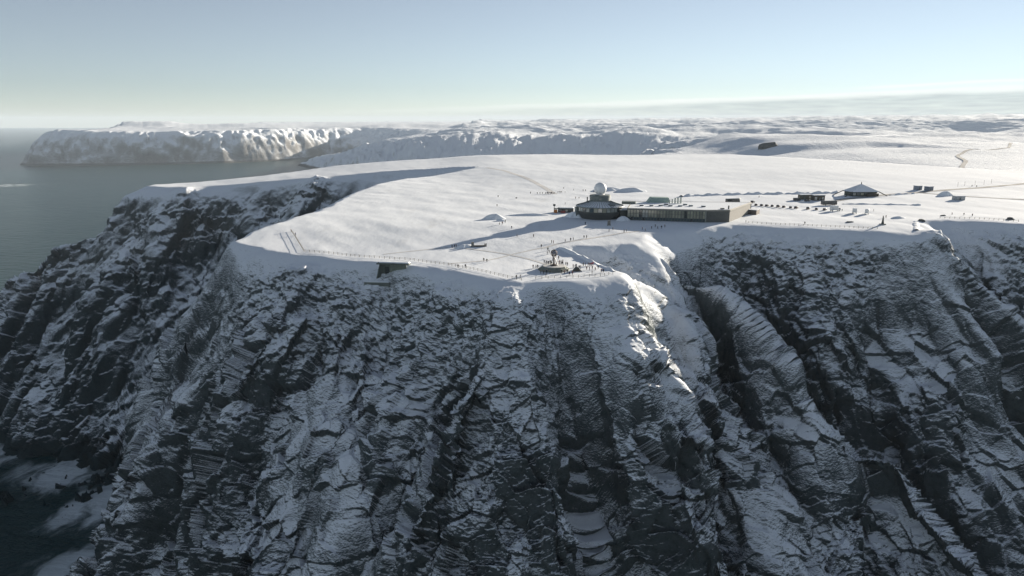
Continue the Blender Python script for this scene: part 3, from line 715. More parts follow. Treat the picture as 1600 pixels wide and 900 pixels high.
hut('low_cabin', 'low grey cabin alone on open snow at far right', 'cabin', 345, 566, 7.6, 4.5, 2.9, 0.05, paint('pale_grey_boards', (0.33, 0.35, 0.37), 0.7), [(-2, 1.2, 1.1, 1.0), (1.6, 1.2, 1.1, 1.0)], 0)
# pyramid roofed house
px_, py_ = 285, 600
ph = thing('pyramid_house', 'dark glazed pavilion under snowy pyramid roof with splayed beams', 'house', (px_, py_, ground(px_, py_) - 0.2), 0.12)
MB().box(0, 0, -1, 21, 12, 5.0).build('wall', paint('dark_green_boards', (0.035, 0.05, 0.045), 0.7), ph)
for i, cx in enumerate((-9.0, -5.6, -2.2, 1.2, 4.6, 8.0)):
    f_ = MB().box(cx, -6.03, 0.9, 2.8, 0.12, 2.3).build('window', FRAME, ph); MB().box(cx, -6.1, 1.1, 2.4, 0.06, 1.9).build('pane', (G3, G2, G1)[i % 3], f_)
rf = MB().add([(-11.8, -7.4, 3.9), (11.8, -7.4, 3.9), (11.8, 7.4, 3.9), (-11.8, 7.4, 3.9), (-0.4, -0.5, 9.6), (0.4, -0.5, 9.6), (0.4, 0.5, 9.6), (-0.4, 0.5, 9.6)],
              [(0, 1, 5, 4), (1, 2, 6, 5), (2, 3, 7, 6), (3, 0, 4, 7), (4, 5, 6, 7), (3, 2, 1, 0)]).build('roof', snow_mat(), ph)
MB().lathe([(0.45, 9.5), (0.3, 10.6), (0.05, 11.6)], 8).build('finial', DARK, rf)
MB().box(0, 0, 3.6, 23.4, 14.6, 0.29).build('eave_board', DARK, rf)
for sx, sy in ((-1, -1), (1, -1), (-1, 1), (1, 1)):
    MB().tube([(sx * 11.2, sy * 6.8, 4.0), (sx * 20.5, sy * 9.0, -0.8)], 0.38, 6).build('splayed_beam', BROWN, ph)
MB().box(5.5, -7.4, -1, 10, 2.6, 3.6).build('porch', BROWN, ph)
# things at the left of the round hall
t_ = thing('service_shed', 'low dark service shed half drifted in left of round hall', 'shed', (36.5, 495, ground(36.5, 495)), -0.12)
MB().box(0, 0, -1, 10.5, 4.5, 3.6).build('wall', DARK, t_); r_ = MB().box(0, 0, 2.604, 11, 5, 0.25).build('roof', FRAME, t_); MB().box(0.5, 0.2, 2.858, 9.6, 4.6, 0.5, taper=0.9).build('roof_snow', snow_mat(), r_)
for cx in (-3.4, 0.4): MB().box(cx, -2.3, 0.6, 1.9, 0.12, 1.3).build('window', G3, t_)
for nm, lb, x, y, s3, cl in (('orange_crate', 'orange box standing left of the dark service shed', 29.3, 491, (2.2, 1.8, 2.1), (0.42, 0.17, 0.05)), ('red_crate', 'dull red box in front of the dark service shed', 34.2, 490.3, (3.0, 1.6, 1.7), (0.25, 0.07, 0.06))):
    t_ = thing(nm, lb, 'box', (x, y, ground(x, y)), 0.1); c_ = paint(nm, cl, 0.7, var=0.2)
    MB().box(0, 0, -0.3, *s3[:2], s3[2] + 0.3).build('body', c_, t_, bevel=0.05); MB().box(0, 0, s3[2] + 0.004, s3[0] + 0.12, s3[1] + 0.12, 0.12).build('lid', FRAME, t_)
t_ = thing('signal_post', 'short post with dark box on top left of service shed', 'post', (28.6, 494, ground(28.6, 494)))
MB().tube([(0, 0, -0.5), (0, 0, 4.4)], 0.22, 8).build('pole', FRAME, t_); MB().box(0, 0, 4.2, 1.6, 1.2, 1.3).build('box', DARK, t_, bevel=0.06); MB().box(1.6, 0, 2.2, 3.0, 0.5, 0.6).build('arm', DARK, t_)
# concrete lookout set into the slope under the rim
cz = -1.2
t_ = thing('lookout_bunker', 'concrete lookout with overhanging roof sunk in snow slope below rim', 'bunker', (-55.0, 329.6, -0.3), -0.16)
BK = paint('mossy_concrete', (0.12, 0.14, 0.125), 0.85, var=0.2)
MB().box(0, 2.2, -5.0, 12, 0.6, 6.3).build('rear_wall', BK, t_)
MB().add([(-7.0, -2.6, -5), (-6.2, 2.2, -5), (-6.2, 2.2, 1.2), (-6.4, 0.6, 1.2), (-6.6, -2.6, -5), (-5.8, 2.2, -5), (-5.8, 2.2, 1.2), (-6.0, 0.6, 1.2)], [(0, 1, 2, 3), (7, 6, 5, 4), (0, 3, 7, 4), (3, 2, 6, 7)]).build('wing_wall', BK, t_)
MB().box(-3.2, 1.85, -4.8, 2.0, 0.16, 4.6).build('doorway', G4, t_)
for i in range(5): MB().box(-1.0 + 1.5 * i, 1.80, -3.6, 1.35, 0.2, 4.6).build('wall_panel', paint('pale_mossy_concrete', (0.20, 0.225, 0.19), 0.85, var=0.2), t_)
sl = MB().box(0.4, 0.9, 1.3, 15.5, 3.4, 0.5).build('roof_slab', BK, t_)
MB().box(0.6, 2.0, 1.804, 14.6, 2.6, 0.5, taper=0.92).build('roof_snow', snow_mat(), sl)
t_ = thing('terrace_edge', 'low concrete terrace edge in the snow below the lookout', 'terrace', (-62.0, 328.6, ground(-62, 328.6) - 0.2), -0.10)
MB().box(0, 0, -1.0, 12.0, 1.8, 1.7).build('slab', BK, t_, bevel=0.05); MB().box(0.0, 0.3, 0.705, 11.4, 1.9, 0.45, taper=0.9).build('snow_cap', snow_mat(), t_)
# ---------------------------------------------------------------- monuments
gx, gy = 18.8, 322.5; gz = ground(gx, gy)
IRON = paint('dark_iron', (0.055, 0.04, 0.038), 0.55, 0.6)
t_ = thing('globe_monument', 'iron skeleton globe on tall legs on the stepped stone platform', 'monument', (gx, gy, gz + 1.9))
MB().lathe([(1.25, 0.0), (1.1, 0.5), (0.42, 0.7), (0.30, 3.6), (0.5, 3.8)], 16).build('pedestal', IRON, t_)
for k in range(3):
    a = 2 * math.pi * k / 3 + 0.5; MB().tube([(1.7 * math.cos(a), 1.7 * math.sin(a), 0), (0.45 * math.cos(a), 0.45 * math.sin(a), 3.5)], 0.13, 6).build('leg', IRON, t_)
MB().tube([(0.25, -0.5, 4.2), (1.75, -1.2, 0.05)], 0.17, 6).build('white_strut', WHITE, t_)
gl = MB().lathe([(0.10, 3.6), (0.10, 7.6)], 8).build('globe_axis', IRON, t_)
R_, zc = 1.5, 5.7
for k in range(8):
    a = math.pi * k / 8
    MB().tube([(R_ * math.cos(q) * math.cos(a), R_ * math.cos(q) * math.sin(a), zc + R_ * math.sin(q)) for q in np.linspace(0, 2 * math.pi, 25)], 0.07, 5).build('meridian_ring', IRON, gl)
for q in (-0.9, -0.45, 0, 0.45, 0.9):
    r = R_ * math.cos(q); MB().tube([(r * math.cos(a), r * math.sin(a), zc + R_ * math.sin(q)) for a in np.linspace(0, 2 * math.pi, 25)], 0.07, 5).build('latitude_ring', IRON, gl)
t_ = thing('monument_platform', 'round stepped stone platform carrying the iron globe', 'platform', (gx, gy, gz))
PLM = paint('platform_stone', (0.17, 0.19, 0.175), 0.85, var=0.2)
for i, (r0, r1, z0, z1) in enumerate(((7.4, 7.1, -1.2, 0.55), (6.5, 6.3, 0.555, 1.1), (5.7, 5.5, 1.105, 1.9))): MB().lathe([(r0, z0), (r1, z1)], 12).build('step', PLM, t_)
MB().lathe([(5.3, 1.904), (5.0, 2.0), (1.8, 2.02)], 24, caps=False).build('trodden_snow', paint('trodden_snow', (0.60, 0.60, 0.58), 0.7), t_)
x, y = 29.0, 319.5; t_ = thing('low_shelter', 'low dark gabled shelter right of the globe platform', 'shelter', (x, y, ground(x, y)), 0.1)
MB().side([(-1.9, -0.3), (1.9, -0.3), (0.2, 1.7), (-0.2, 1.7)], -1.0, 1.0).build('body', BROWN, t_); MB().side([(-2.2, -0.1), (-0.25, 1.95), (0.25, 1.95), (2.2, -0.1), (1.95, -0.1), (0, 1.72), (-1.95, -0.1)], -1.25, 1.25).build('roof', DARK, t_)
x, y = 222.3, 436.0; t_ = thing('stone_obelisk', 'dark pointed stone obelisk near the rim on the right', 'obelisk', (x, y, ground(x, y)), 0.3)
MB().box(0, 0, -0.5, 2.9, 2.9, 1.1, taper=0.9).build('plinth', CONC, t_); MB().lathe([(1.15, 0.6), (0.75, 2.2), (0.5, 4.2), (0.12, 5.4)], 4).build('shaft', DARK, t_)
x, y = 57.8, 433; t_ = thing('memorial_stone', 'grey standing memorial stone in shaded snow before round hall', 'memorial', (x, y, ground(x, y)), 0.2)
MB().box(0, 0, -0.4, 2.3, 1.3, 0.7, taper=0.92).build('foot', CONC, t_); MB().box(0, 0, 0.3, 1.9, 0.8, 2.6, taper=0.86).build('stone', STONE, t_, bevel=0.12)
x, y = -20.5, 376; t_ = thing('bench_monument', 'brown stone block with low wall amid open snow, casting shadow', 'monument', (x, y, ground(x, y)), 0.1)
MB().box(0, 0, -0.4, 1.5, 1.3, 2.9, taper=0.9).build('block', STONE, t_, bevel=0.06); MB().box(3.6, -0.2, -0.4, 6.4, 0.7, 1.2).build('low_wall', BROWN, t_); MB().box(7.0, -0.2, -0.4, 0.6, 0.6, 2.1).build('end_post', STONE, t_)
snow_lump('snow_drift', 'snow drift piled behind the brown stone block', 'snow drift', -24.5, 375.5, 5.0, 2.2, 1.5, 0.7, 2.0)
snow_lump('snow_mound', 'big snow mound on the open plateau left of round hall', 'snow mound', -11.5, 462, 7.0, 5.5, 3.3, 0.3, 1.3, peak=1.5)
snow_lump('snow_bump', 'small sunlit snow bump right below the big snow mound', 'snow mound', -7.0, 452, 3.2, 2.4, 1.4, 0.3, 4.0)
snow_lump('snow_heap', 'snow heap behind round hall, left one of two', 'snow heap', 83, 640, 14, 6, 2.9, 0.2, 0.4, 'ploughed heaps behind the round hall')
snow_lump('snow_heap', 'snow heap behind round hall, right one of two', 'snow heap', 103, 632, 11, 6, 3.0, 0.0, 2.1, 'ploughed heaps behind the round hall')
snow_lump('snow_spoil', 'snow heap behind the low grey cabin at far right', 'snow heap', 352, 596, 6, 4, 3.6, 0.0, 1.1)
snow_lump('snow_spoil', 'ridged snow heap left of the spur near the obelisk', 'snow heap', 246, 464, 5, 2.4, 1.3, 0.4, 3.1)
snow_lump('snow_drift', 'snow drift at the left foot of the round hall', 'snow drift', 40.5, 470, 5.0, 6.5, 3.4, 0.2, 2.6)
snow_lump('snow_drift', 'snow drift between the round hall and the glass hall', 'snow drift', 69, 453.5, 4.2, 5.0, 2.6, 0.1, 0.9)
snow_lump('snow_drift', 'long low snow ridge left of the service shed', 'snow drift', 12, 478, 13, 2.6, 1.3, 0.15, 1.9)
def snow_bank(label, pts, w, h, seed):
    r = random.Random(seed); vs = []; fs = []; P2 = [Vector(p) for p in pts]; path = []
    for p, q in zip(P2, P2[1:]):
        n = max(2, int((q - p).length / 1.6))
        path += [p + (q - p) * (i / n) for i in range(n)]
    k = 7; g0 = [ground(p.x, p.y) for p in P2]
    for i, p in enumerate(path):
        d = (path[min(i + 1, len(path) - 1)] - path[max(0, i - 1)]).normalized(); n = Vector((-d.y, d.x))
        hh = h * (0.55 + 0.45 * math.sin(i * 0.31 + seed) * math.sin(i * 0.83 + 2 * seed) + 0.25 * r.random()); ww = w * (0.85 + 0.3 * r.random())
        s_ = i / max(1, len(path) - 1) * (len(pts) - 1); a = min(int(s_), len(pts) - 2); gz_ = g0[a] + (g0[a + 1] - g0[a]) * (s_ - a)
        for j in range(k):
            u = -1 + 2 * j / (k - 1); e = p + n * (u * ww); vs.append((e.x, e.y, gz_ - 0.5 + max(0, hh + 0.5) * (1 - u * u) * (0.9 + 0.2 * r.random())))
    for i in range(len(path) - 1):
        for j in range(k - 1): a = i * k + j; fs.append((a, a + k, a + k + 1, a + 1))
    o = MB().add(vs, fs).build('snow_bank', snow_mat(), smooth=True); return tag(o, label, 'snow bank')
snow_bank('long ploughed snow bank along far edge of parking area', [(275, 622), (235.6, 613.7), (212.8, 609.6), (190.2, 605.6), (167.7, 600.4), (148.1, 595.3), (134.2, 586.6)], 2.6, 1.9, 1.0)
snow_bank('low snow bank in front of the pyramid roofed pavilion', [(245, 541), (262, 541), (280, 537), (300, 534)], 1.6, 0.9, 2.0)
snow_bank('ploughed snow bank right of the pyramid roofed pavilion', [(309, 600), (322, 606), (336, 612)], 1.8, 1.3, 3.0)
snow_bank('bright snow bank along lookout edge above the gully', [(45.5, 318), (41, 333), (34, 352), (27, 366), (24, 374)], 1.5, 1.1, 4.0)
snow_bank('low snow bank along the rim beside the obelisk', [(232, 416), (240, 432), (249, 449)], 2.2, 0.8, 5.0)
# ---------------------------------------------------------------- vehicles
TYRE = paint('tyre_rubber', (0.02, 0.02, 0.02), 0.9); RIM_M = paint('wheel_rim', (0.35, 0.36, 0.37), 0.4, 0.6); LAMP = paint('lamp_glass', (0.7, 0.7, 0.65), 0.2); TAIL = paint('tail_lamp', (0.35, 0.02, 0.02), 0.3)
BODY0 = paint('car_paint_base', (0.05, 0.052, 0.056), 0.3, 0.3, var=0.05)
PAINTS = {'black': paint('car_black', (0.022, 0.023, 0.025), 0.3, var=0.05), 'dark grey': paint('car_dark_grey', (0.07, 0.075, 0.08), 0.3, 0.3, var=0.05), 'dark blue': paint('car_dark_blue', (0.03, 0.05, 0.09), 0.3, var=0.05),
          'silver': paint('car_silver', (0.38, 0.39, 0.40), 0.3, 0.4, var=0.05), 'white': paint('car_white', (0.72, 0.73, 0.74), 0.35, var=0.04), 'red': paint('car_red', (0.30, 0.04, 0.035), 0.35, var=0.05)}
def wheel(parent, x, y, r=0.33, w=0.22):
    s_ = 1 if y > 0 else -1
    def disc(rad, y0, y1, n=14):
        vs = [(rad * math.cos(2 * math.pi * i / n), yy, rad * math.sin(2 * math.pi * i / n)) for yy in (y0, y1) for i in range(n)]
        return MB().add(vs, [tuple(range(n)), tuple(reversed(range(n, 2 * n)))] + [((i + 1) % n, i, n + i, n + (i + 1) % n) for i in range(n)])
    t_ = disc(r, -w / 2, w / 2).build('wheel', TYRE, parent); t_.location = (x, y, r)
    disc(r * 0.6, s_ * w * 0.5 - 0.03, s_ * w * 0.5 + 0.02, 10).build('rim', RIM_M, t_)
def make_vehicle(name, prof, wid, glass, wheels, body=BODY0, r=0.33, lamp=(0.6, 0.75), cab=None):
    """prof: side outline (x, z); glass: list of side window outlines; windscreen and rear screen follow the outline"""
    t_ = thing(name, 'x', 'car')
    h = wid / 2
    b_ = MB().side(prof, -h, h).build('body', body, t_, bevel=0.05)
    for g in glass['side']:
        for s_ in (-1, 1): MB().side(g, s_ * (h + 0.012) - 0.01, s_ * (h + 0.012) + 0.01).build('side_window', G4, b_)
    for nm, (p, q) in glass['screens'].items():
        (xa, za), (xb, zb) = p, q; dx, dz = xb - xa, zb - za; ln = math.hypot(dx, dz); nx, nz = -dz / ln, dx / ln
        if nm == 'windscreen': nx, nz = -nx, -nz
        k = 0.012; w_ = h - 0.12
        vs = [(xx + nx * o_, yy, zz + nz * o_) for o_ in (-0.02, k + 0.004) for (xx, zz) in ((xa + dx * .12, za + dz * .12), (xa + dx * .9, za + dz * .9)) for yy in (-w_, w_)]
        MB().add(vs, [(0, 1, 3, 2), (4, 6, 7, 5), (0, 4, 5, 1), (2, 3, 7, 6), (0, 2, 6, 4), (1, 5, 7, 3)]).build(nm, G4, b_)
    xs = [p[0] for p in prof]; xf, xb = max(xs), min(xs)
    for s_ in (-1, 1):
        MB().box(xf - 0.02, s_ * (h - 0.3), lamp[0], 0.12, 0.36, lamp[1] - lamp[0]).build('headlight', LAMP, b_)
        MB().box(xb + 0.02, s_ * (h - 0.25), lamp[0] + 0.15, 0.1, 0.24, 0.3).build('tail_light', TAIL, b_)
        for wx in wheels: wheel(t_, wx, s_ * (h - 0.08), r)
    if cab: cab(t_, b_)
    return t_
CAR = make_vehicle('parked_car', [(2.15, 0.28), (2.2, 0.62), (2.05, 0.82), (1.15, 0.98), (0.45, 1.46), (-1.35, 1.50), (-2.0, 1.05), (-2.15, 0.9), (-2.15, 0.3)], 1.8,
    {'side': [[(0.95, 0.98), (0.42, 1.38), (-0.4, 1.42), (-0.4, 0.98)], [(-0.5, 0.98), (-0.5, 1.42), (-1.3, 1.42), (-1.75, 1.05)]], 'screens': {'windscreen': ((1.15, 0.98), (0.45, 1.46)), 'rear_screen': ((-2.0, 1.05), (-1.35, 1.50))}}, (1.35, -1.3))
SUV = make_vehicle('parked_car', [(2.3, 0.35), (2.35, 0.85), (2.2, 1.02), (1.25, 1.12), (0.65, 1.72), (-1.95, 1.76), (-2.25, 1.1), (-2.3, 0.4)], 1.9,
    {'side': [[(1.05, 1.14), (0.6, 1.64), (-0.5, 1.67), (-0.5, 1.14)], [(-0.6, 1.14), (-0.6, 1.67), (-1.85, 1.67), (-2.0, 1.14)]], 'screens': {'windscreen': ((1.25, 1.12), (0.65, 1.72)), 'rear_screen': ((-2.25, 1.1), (-1.95, 1.76))}}, (1.45, -1.4), r=0.38, lamp=(0.72, 0.9))
VAN = make_vehicle('van', [(2.7, 0.35), (2.75, 0.95), (2.5, 1.25), (1.7, 2.1), (1.3, 2.35), (-2.6, 2.4), (-2.7, 0.4)], 2.0,
    {'side': [[(2.2, 1.3), (1.65, 2.0), (0.9, 2.05), (0.9, 1.3)], [(0.7, 1.3), (0.7, 2.05), (-0.9, 2.05), (-0.9, 1.3)]], 'screens': {'windscreen': ((2.5, 1.25), (1.7, 2.1)), 'rear_screen': ((-2.68, 1.3), (-2.6, 2.3))}}, (1.8, -1.7), r=0.36, lamp=(0.75, 0.95))
BUS = make_vehicle('coach', [(5.6, 0.4), (5.7, 1.2), (5.5, 2.9), (5.2, 3.2), (-5.6, 3.25), (-5.7, 2.9), (-5.7, 0.45)], 2.5,
    {'side': [[(4.9 - 1.7 * i, 1.5), (4.9 - 1.7 * i, 2.7), (3.35 - 1.7 * i, 2.7), (3.35 - 1.7 * i, 1.5)] for i in range(6)], 'screens': {'windscreen': ((5.7, 1.2), (5.5, 2.9)), 'rear_screen': ((-5.7, 1.6), (-5.7, 2.9))}}, (3.6, -3.2), r=0.5, lamp=(0.7, 0.95))
def put(o, x, y, rz, label, cat, col=None, name=None, group=None, first=set()):
    if o.name in first: o2 = copy_tree(o)
    else: first.add(o.name); o2 = o
    o2.location = (x, y, ground(x, y) + 0.02); o2.rotation_euler = (0, 0, rz); tag(o2, label, cat, group)
    if col: recolour(o2, BODY0, PAINTS[col])
    if name: o2.name = name
    return o2
ROW = [(171.0, 539.7, CAR, 'dark grey'), (174.6, 538.2, SUV, 'black'), (180.8, 549.5, SUV, 'dark blue'), (178.0, 533.0, CAR, 'black'), (181.2, 530.5, CAR, 'dark grey'), (184.4, 528.6, CAR, 'dark blue'),
       (187.6, 526.8, CAR, 'silver'), (190.6, 523.0, SUV, 'silver'), (193.8, 520.8, CAR, 'white'), (197.2, 517.2, CAR, 'black'), (200.6, 515.6, SUV, 'dark grey'), (207.5, 512.0, SUV, 'black'), (212.0, 508.5, CAR, 'black'), (217.0, 506.4, CAR, 'dark grey')]
NTH = ['first', 'second', 'third', 'fourth', 'fifth', 'sixth', 'seventh', 'eighth', 'ninth', 'tenth', 'eleventh', 'twelfth', 'thirteenth', 'fourteenth']
for i, (x, y, kind, c) in enumerate(ROW):
    put(kind, x, y, 1.05 + 0.12 * math.sin(i * 2.3), f'{c} car parked in the row behind glass hall, {NTH[i]} from left', 'car', c, group='cars parked in a row behind the halls')
put(VAN, 219.0, 563.0, 0.2, 'grey van parked at left end of the olive hut', 'van', 'dark grey')
put(CAR, 225.6, 559.5, 0.2, 'silver car parked in front of the two flat huts', 'car', 'silver')
put(BUS, 232.5, 536.5, 0.1, 'dark coach parked behind white truck on snow', 'coach', 'dark grey')
put(BUS, 165.7, 549.5, 0.35, 'pale coach parked behind glass hall left of parked cars', 'coach', 'silver')
BOXW = paint('white_box_body', (0.66, 0.67, 0.66), 0.5, var=0.06)
def box_truck(name, label, cat, x, y, rz, L_, H_, cabc, group=None):
    t_ = thing(name, label, cat, (x, y, ground(x, y) + 0.02), rz, group)
    b_ = MB().box(-0.9, 0, 0.75, L_ - 1.9, 2.4, H_ - 0.75).build('cargo_box', BOXW, t_, bevel=0.08)
    MB().box(-0.9, 0, H_ + 0.004, L_ - 2.0, 2.3, 0.25, taper=0.94).build('roof_snow', snow_mat(), b_)
    xc = L_ / 2 - 0.95
    c_ = MB().side([(xc - 0.88, 0.5), (xc + 1.0, 0.5), (xc + 1.05, 1.2), (xc + 0.6, 2.3), (xc - 0.88, 2.4)], -1.1, 1.1).build('cab', PAINTS[cabc], t_, bevel=0.05)
    for s_ in (-1, 1): MB().side([(xc + 0.8, 1.35), (xc + 0.45, 2.1), (xc - 0.5, 2.15), (xc - 0.5, 1.35)], s_ * 1.11 - 0.01, s_ * 1.11 + 0.01).build('side_window', G4, c_)
    MB().add([(xc + 1.06, -0.95, 1.3), (xc + 1.06, 0.95, 1.3), (xc + 0.67, 0.95, 2.2), (xc + 0.67, -0.95, 2.2)], [(0, 1, 2, 3)]).build('windscreen', G4, c_)
    for wx in (xc, -L_ / 2 + 1.0):
        for s_ in (-1, 1): wheel(t_, wx, s_ * 1.0, 0.45, 0.28)
box_truck('box_truck', 'white box truck end on the right of the row of cars', 'truck', 222.0, 501.5, 0.15, 7.0, 3.5, 'white')
box_truck('camper', 'pale camper van standing alone, left one of two before obelisk', 'camper', 229.3, 488.5, 1.25, 6.0, 3.3, 'white', 'camper vans on the snow field')
box_truck('camper', 'pale camper van standing alone, right one of two before obelisk', 'camper', 236.2, 485.5, 1.1, 6.0, 3.3, 'silver', 'camper vans on the snow field')
# ---------------------------------------------------------------- people
SKIN = paint('skin', (0.52, 0.34, 0.26), 0.6); HAT = paint('wool_hat', (0.05, 0.05, 0.06), 0.95); TROU = paint('trousers', (0.022, 0.024, 0.030), 0.85); BOOT = paint('boots', (0.02, 0.018, 0.016), 0.7); GLOVE = paint('gloves', (0.03, 0.03, 0.03), 0.9)
JK0 = paint('jacket_black', (0.020, 0.021, 0.025), 0.8)
JK = {'black': JK0, 'navy': paint('jacket_navy', (0.025, 0.035, 0.075), 0.8), 'dark grey': paint('jacket_grey', (0.075, 0.078, 0.08), 0.8), 'red': paint('jacket_red', (0.36, 0.03, 0.035), 0.8), 'maroon': paint('jacket_maroon', (0.12, 0.022, 0.03), 0.8),
      'brown': paint('jacket_brown', (0.085, 0.055, 0.04), 0.8), 'green': paint('jacket_green', (0.035, 0.055, 0.04), 0.8)}
def person_mesh(name, step=0.0, arms='down', turn=0.0):
    """one continuous skinned body: pelvis root, tapered limbs, mittened hands with five fingers"""
    V = []; E = []; R = []
    def v(p, r, par=None):
        V.append(p); R.append(r if isinstance(r, tuple) else (r, r))
        if par is not None: E.append((par, len(V) - 1))
        return len(V) - 1
    pel = v((0, 0, 0.95), (0.17, 0.13))
    waist = v((0, 0, 1.12), (0.165, 0.125), pel); chest = v((0, 0.01, 1.32), (0.20, 0.135), waist); sh = v((0, 0, 1.45), (0.15, 0.10), chest)
    nk = v((0, 0.0, 1.53), 0.065, sh); hd = v((0.0, 0.02 * turn, 1.62), (0.085, 0.10), nk); v((0, 0, 1.72), (0.075, 0.09), hd); v((0.0, -0.105, 1.62), 0.022, hd)
    for s in (-1, 1):
        f = s * step
        hip = v((s * 0.10, 0, 0.90), 0.115, pel); kn = v((s * 0.11, -0.10 * f - 0.02, 0.50), 0.075, hip); an = v((s * 0.11, -0.30 * f if step else 0.0, 0.10), 0.055, kn)
        heel = v((s * 0.115, (-0.30 * f if step else 0) + 0.02, 0.05), 0.052, an); v((s * 0.13, (-0.30 * f if step else 0) - 0.15, 0.04), 0.045, heel)
        so = v((s * 0.21, 0, 1.42), 0.075, sh)
        if arms == 'down': el, wr = (s * 0.27, 0.02 + 0.08 * f, 1.13), (s * 0.28, -0.06 + 0.14 * f, 0.88)
        elif arms == 'photo': el, wr = (s * 0.26, -0.16, 1.22), (s * 0.09, -0.32, 1.50)
        else: el, wr = (s * 0.28, 0.04, 1.16), (s * 0.14, -0.14, 1.02)
        e_ = v(el, 0.058, so); w_ = v(wr, 0.044, e_)
        d = (Vector(wr) - Vector(el)).normalized(); pm = Vector(wr) + d * 0.07; p_ = v(tuple(pm), (0.040, 0.028), w_)
        side = d.cross(Vector((s, 0, 0)));
        if side.length < 0.1: side = Vector((0, -1, 0))
        side.normalize()
        for k, ln in enumerate((0.055, 0.07, 0.075, 0.07, 0.055)):
            if k == 0:
                a = v(tuple(Vector(wr) + d * 0.04 + side * 0.045), 0.012, w_); v(tuple(Vector(wr) + d * 0.075 + side * 0.065), 0.010, a)
            else:
                off = side * (0.032 - 0.021 * (k - 1)); a = v(tuple(pm + d * 0.035 + off), 0.010, p_); v(tuple(pm + d * (0.03 + ln) + off + Vector((-s * 0.02, 0, 0))), 0.009, a)
    me = bpy.data.meshes.new(name); me.from_pydata(V, E, []); o = bpy.data.objects.new(name, me); COL.objects.link(o)
    md = o.modifiers.new('skin', 'SKIN'); o.modifiers.new('sub', 'SUBSURF').levels = 1
    sv = me.skin_vertices[0].data
    for i, r in enumerate(R): sv[i].radius = r; sv[i].use_root = (i == 0)
    dg = bpy.context.evaluated_depsgraph_get(); out = bpy.data.meshes.new_from_object(o.evaluated_get(dg)); out.name = name
    bpy.data.objects.remove(o)
    for m in (JK0, TROU, SKIN, HAT, BOOT, GLOVE): out.materials.append(m)
    hands = []
    for p in out.polygons:
        c = p.center; k = 0
        if c.z < 0.14: k = 4
        elif c.z < 0.90 and abs(c.x) < 0.235: k = 1
        elif c.z > 1.66 or (c.z > 1.55 and c.y > 0.02): k = 3
        elif c.z > 1.53 and abs(c.x) < 0.11: k = 2
        p.material_index = k; p.use_smooth = True
    return out
PM = {'standing': person_mesh('person_standing'), 'walking': person_mesh('person_walking', 0.9), 'taking a photo': person_mesh('person_photo', 0.0, 'photo'), 'hands in pockets': person_mesh('person_pockets', 0.0, 'in')}
_pr = random.Random(11)
def person(x, y, label, jacket=None, pose=None, rz=None, group=None, dz=0.0):
    pose = pose or _pr.choice(['standing', 'standing', 'walking', 'hands in pockets', 'taking a photo'])
    o = bpy.data.objects.new('person', PM[pose]); COL.objects.link(o)
    o.location = (x, y, ground(x, y) - 0.02 + dz); o.rotation_euler = (0, 0, _pr.uniform(0, 6.28) if rz is None else rz)
    k = _pr.uniform(0.95, 1.06); o.scale = (k * 1.28, k * 1.28, k * 1.04)
    if jacket and jacket != 'black': o.material_slots[0].link = 'OBJECT'; o.material_slots[0].material = JK[jacket]
    return tag(o, label, 'person', group)
ORD = {2: ['left person', 'right person'], 3: ['left person', 'middle person', 'right person'], 4: ['leftmost person', 'second person', 'third person', 'rightmost person'], 5: ['leftmost person', 'second person', 'middle person', 'fourth person', 'rightmost person'], 6: ['leftmost person', 'second person', 'third person', 'fourth person', 'fifth person', 'rightmost person']}
DK = ['black', 'navy', 'dark grey', 'black', 'brown', 'maroon', 'black', 'green']
def cluster(pts, where, group, jackets=None, dz=0.0):
    for i, (x, y) in enumerate(pts):
        j = jackets[i] if jackets else _pr.choice(DK)
        person(x, y, f'{ORD[len(pts)][i]} of {len(pts)} {where}, {j} jacket', j, group=group, dz=dz)
person(15.6, 616.3, 'lone person in dark jacket left of the crowd on far snow', 'black', group='visitors scattered over the snow')
cluster([(21.1, 611.1), (23.3, 611.1), (25.3, 611.1)], 'just left of the far crowd', 'visitors by the far crowd')
for x, y in [(28.0, 611.1), (29.2, 612.2), (30.3, 610.6), (31.3, 613.2), (32.2, 610.4), (33.2, 613.2), (34.1, 610.6), (35.2, 612.2), (29.8, 614.0), (32.8, 615.0)]:
    person(x, y, 'dark clad person in the dense crowd on snow left of dome', _pr.choice(['black', 'navy', 'dark grey']), group='dense crowd on the far snow')
cluster([(38.7, 620.9), (39.9, 622.5), (40.9, 621.4), (42.1, 622.5)], 'just right of the dense far crowd', 'visitors by the far crowd')
person(44.8, 619.9, 'lone person in dark jacket right of the far crowds', 'black', group='visitors scattered over the snow')
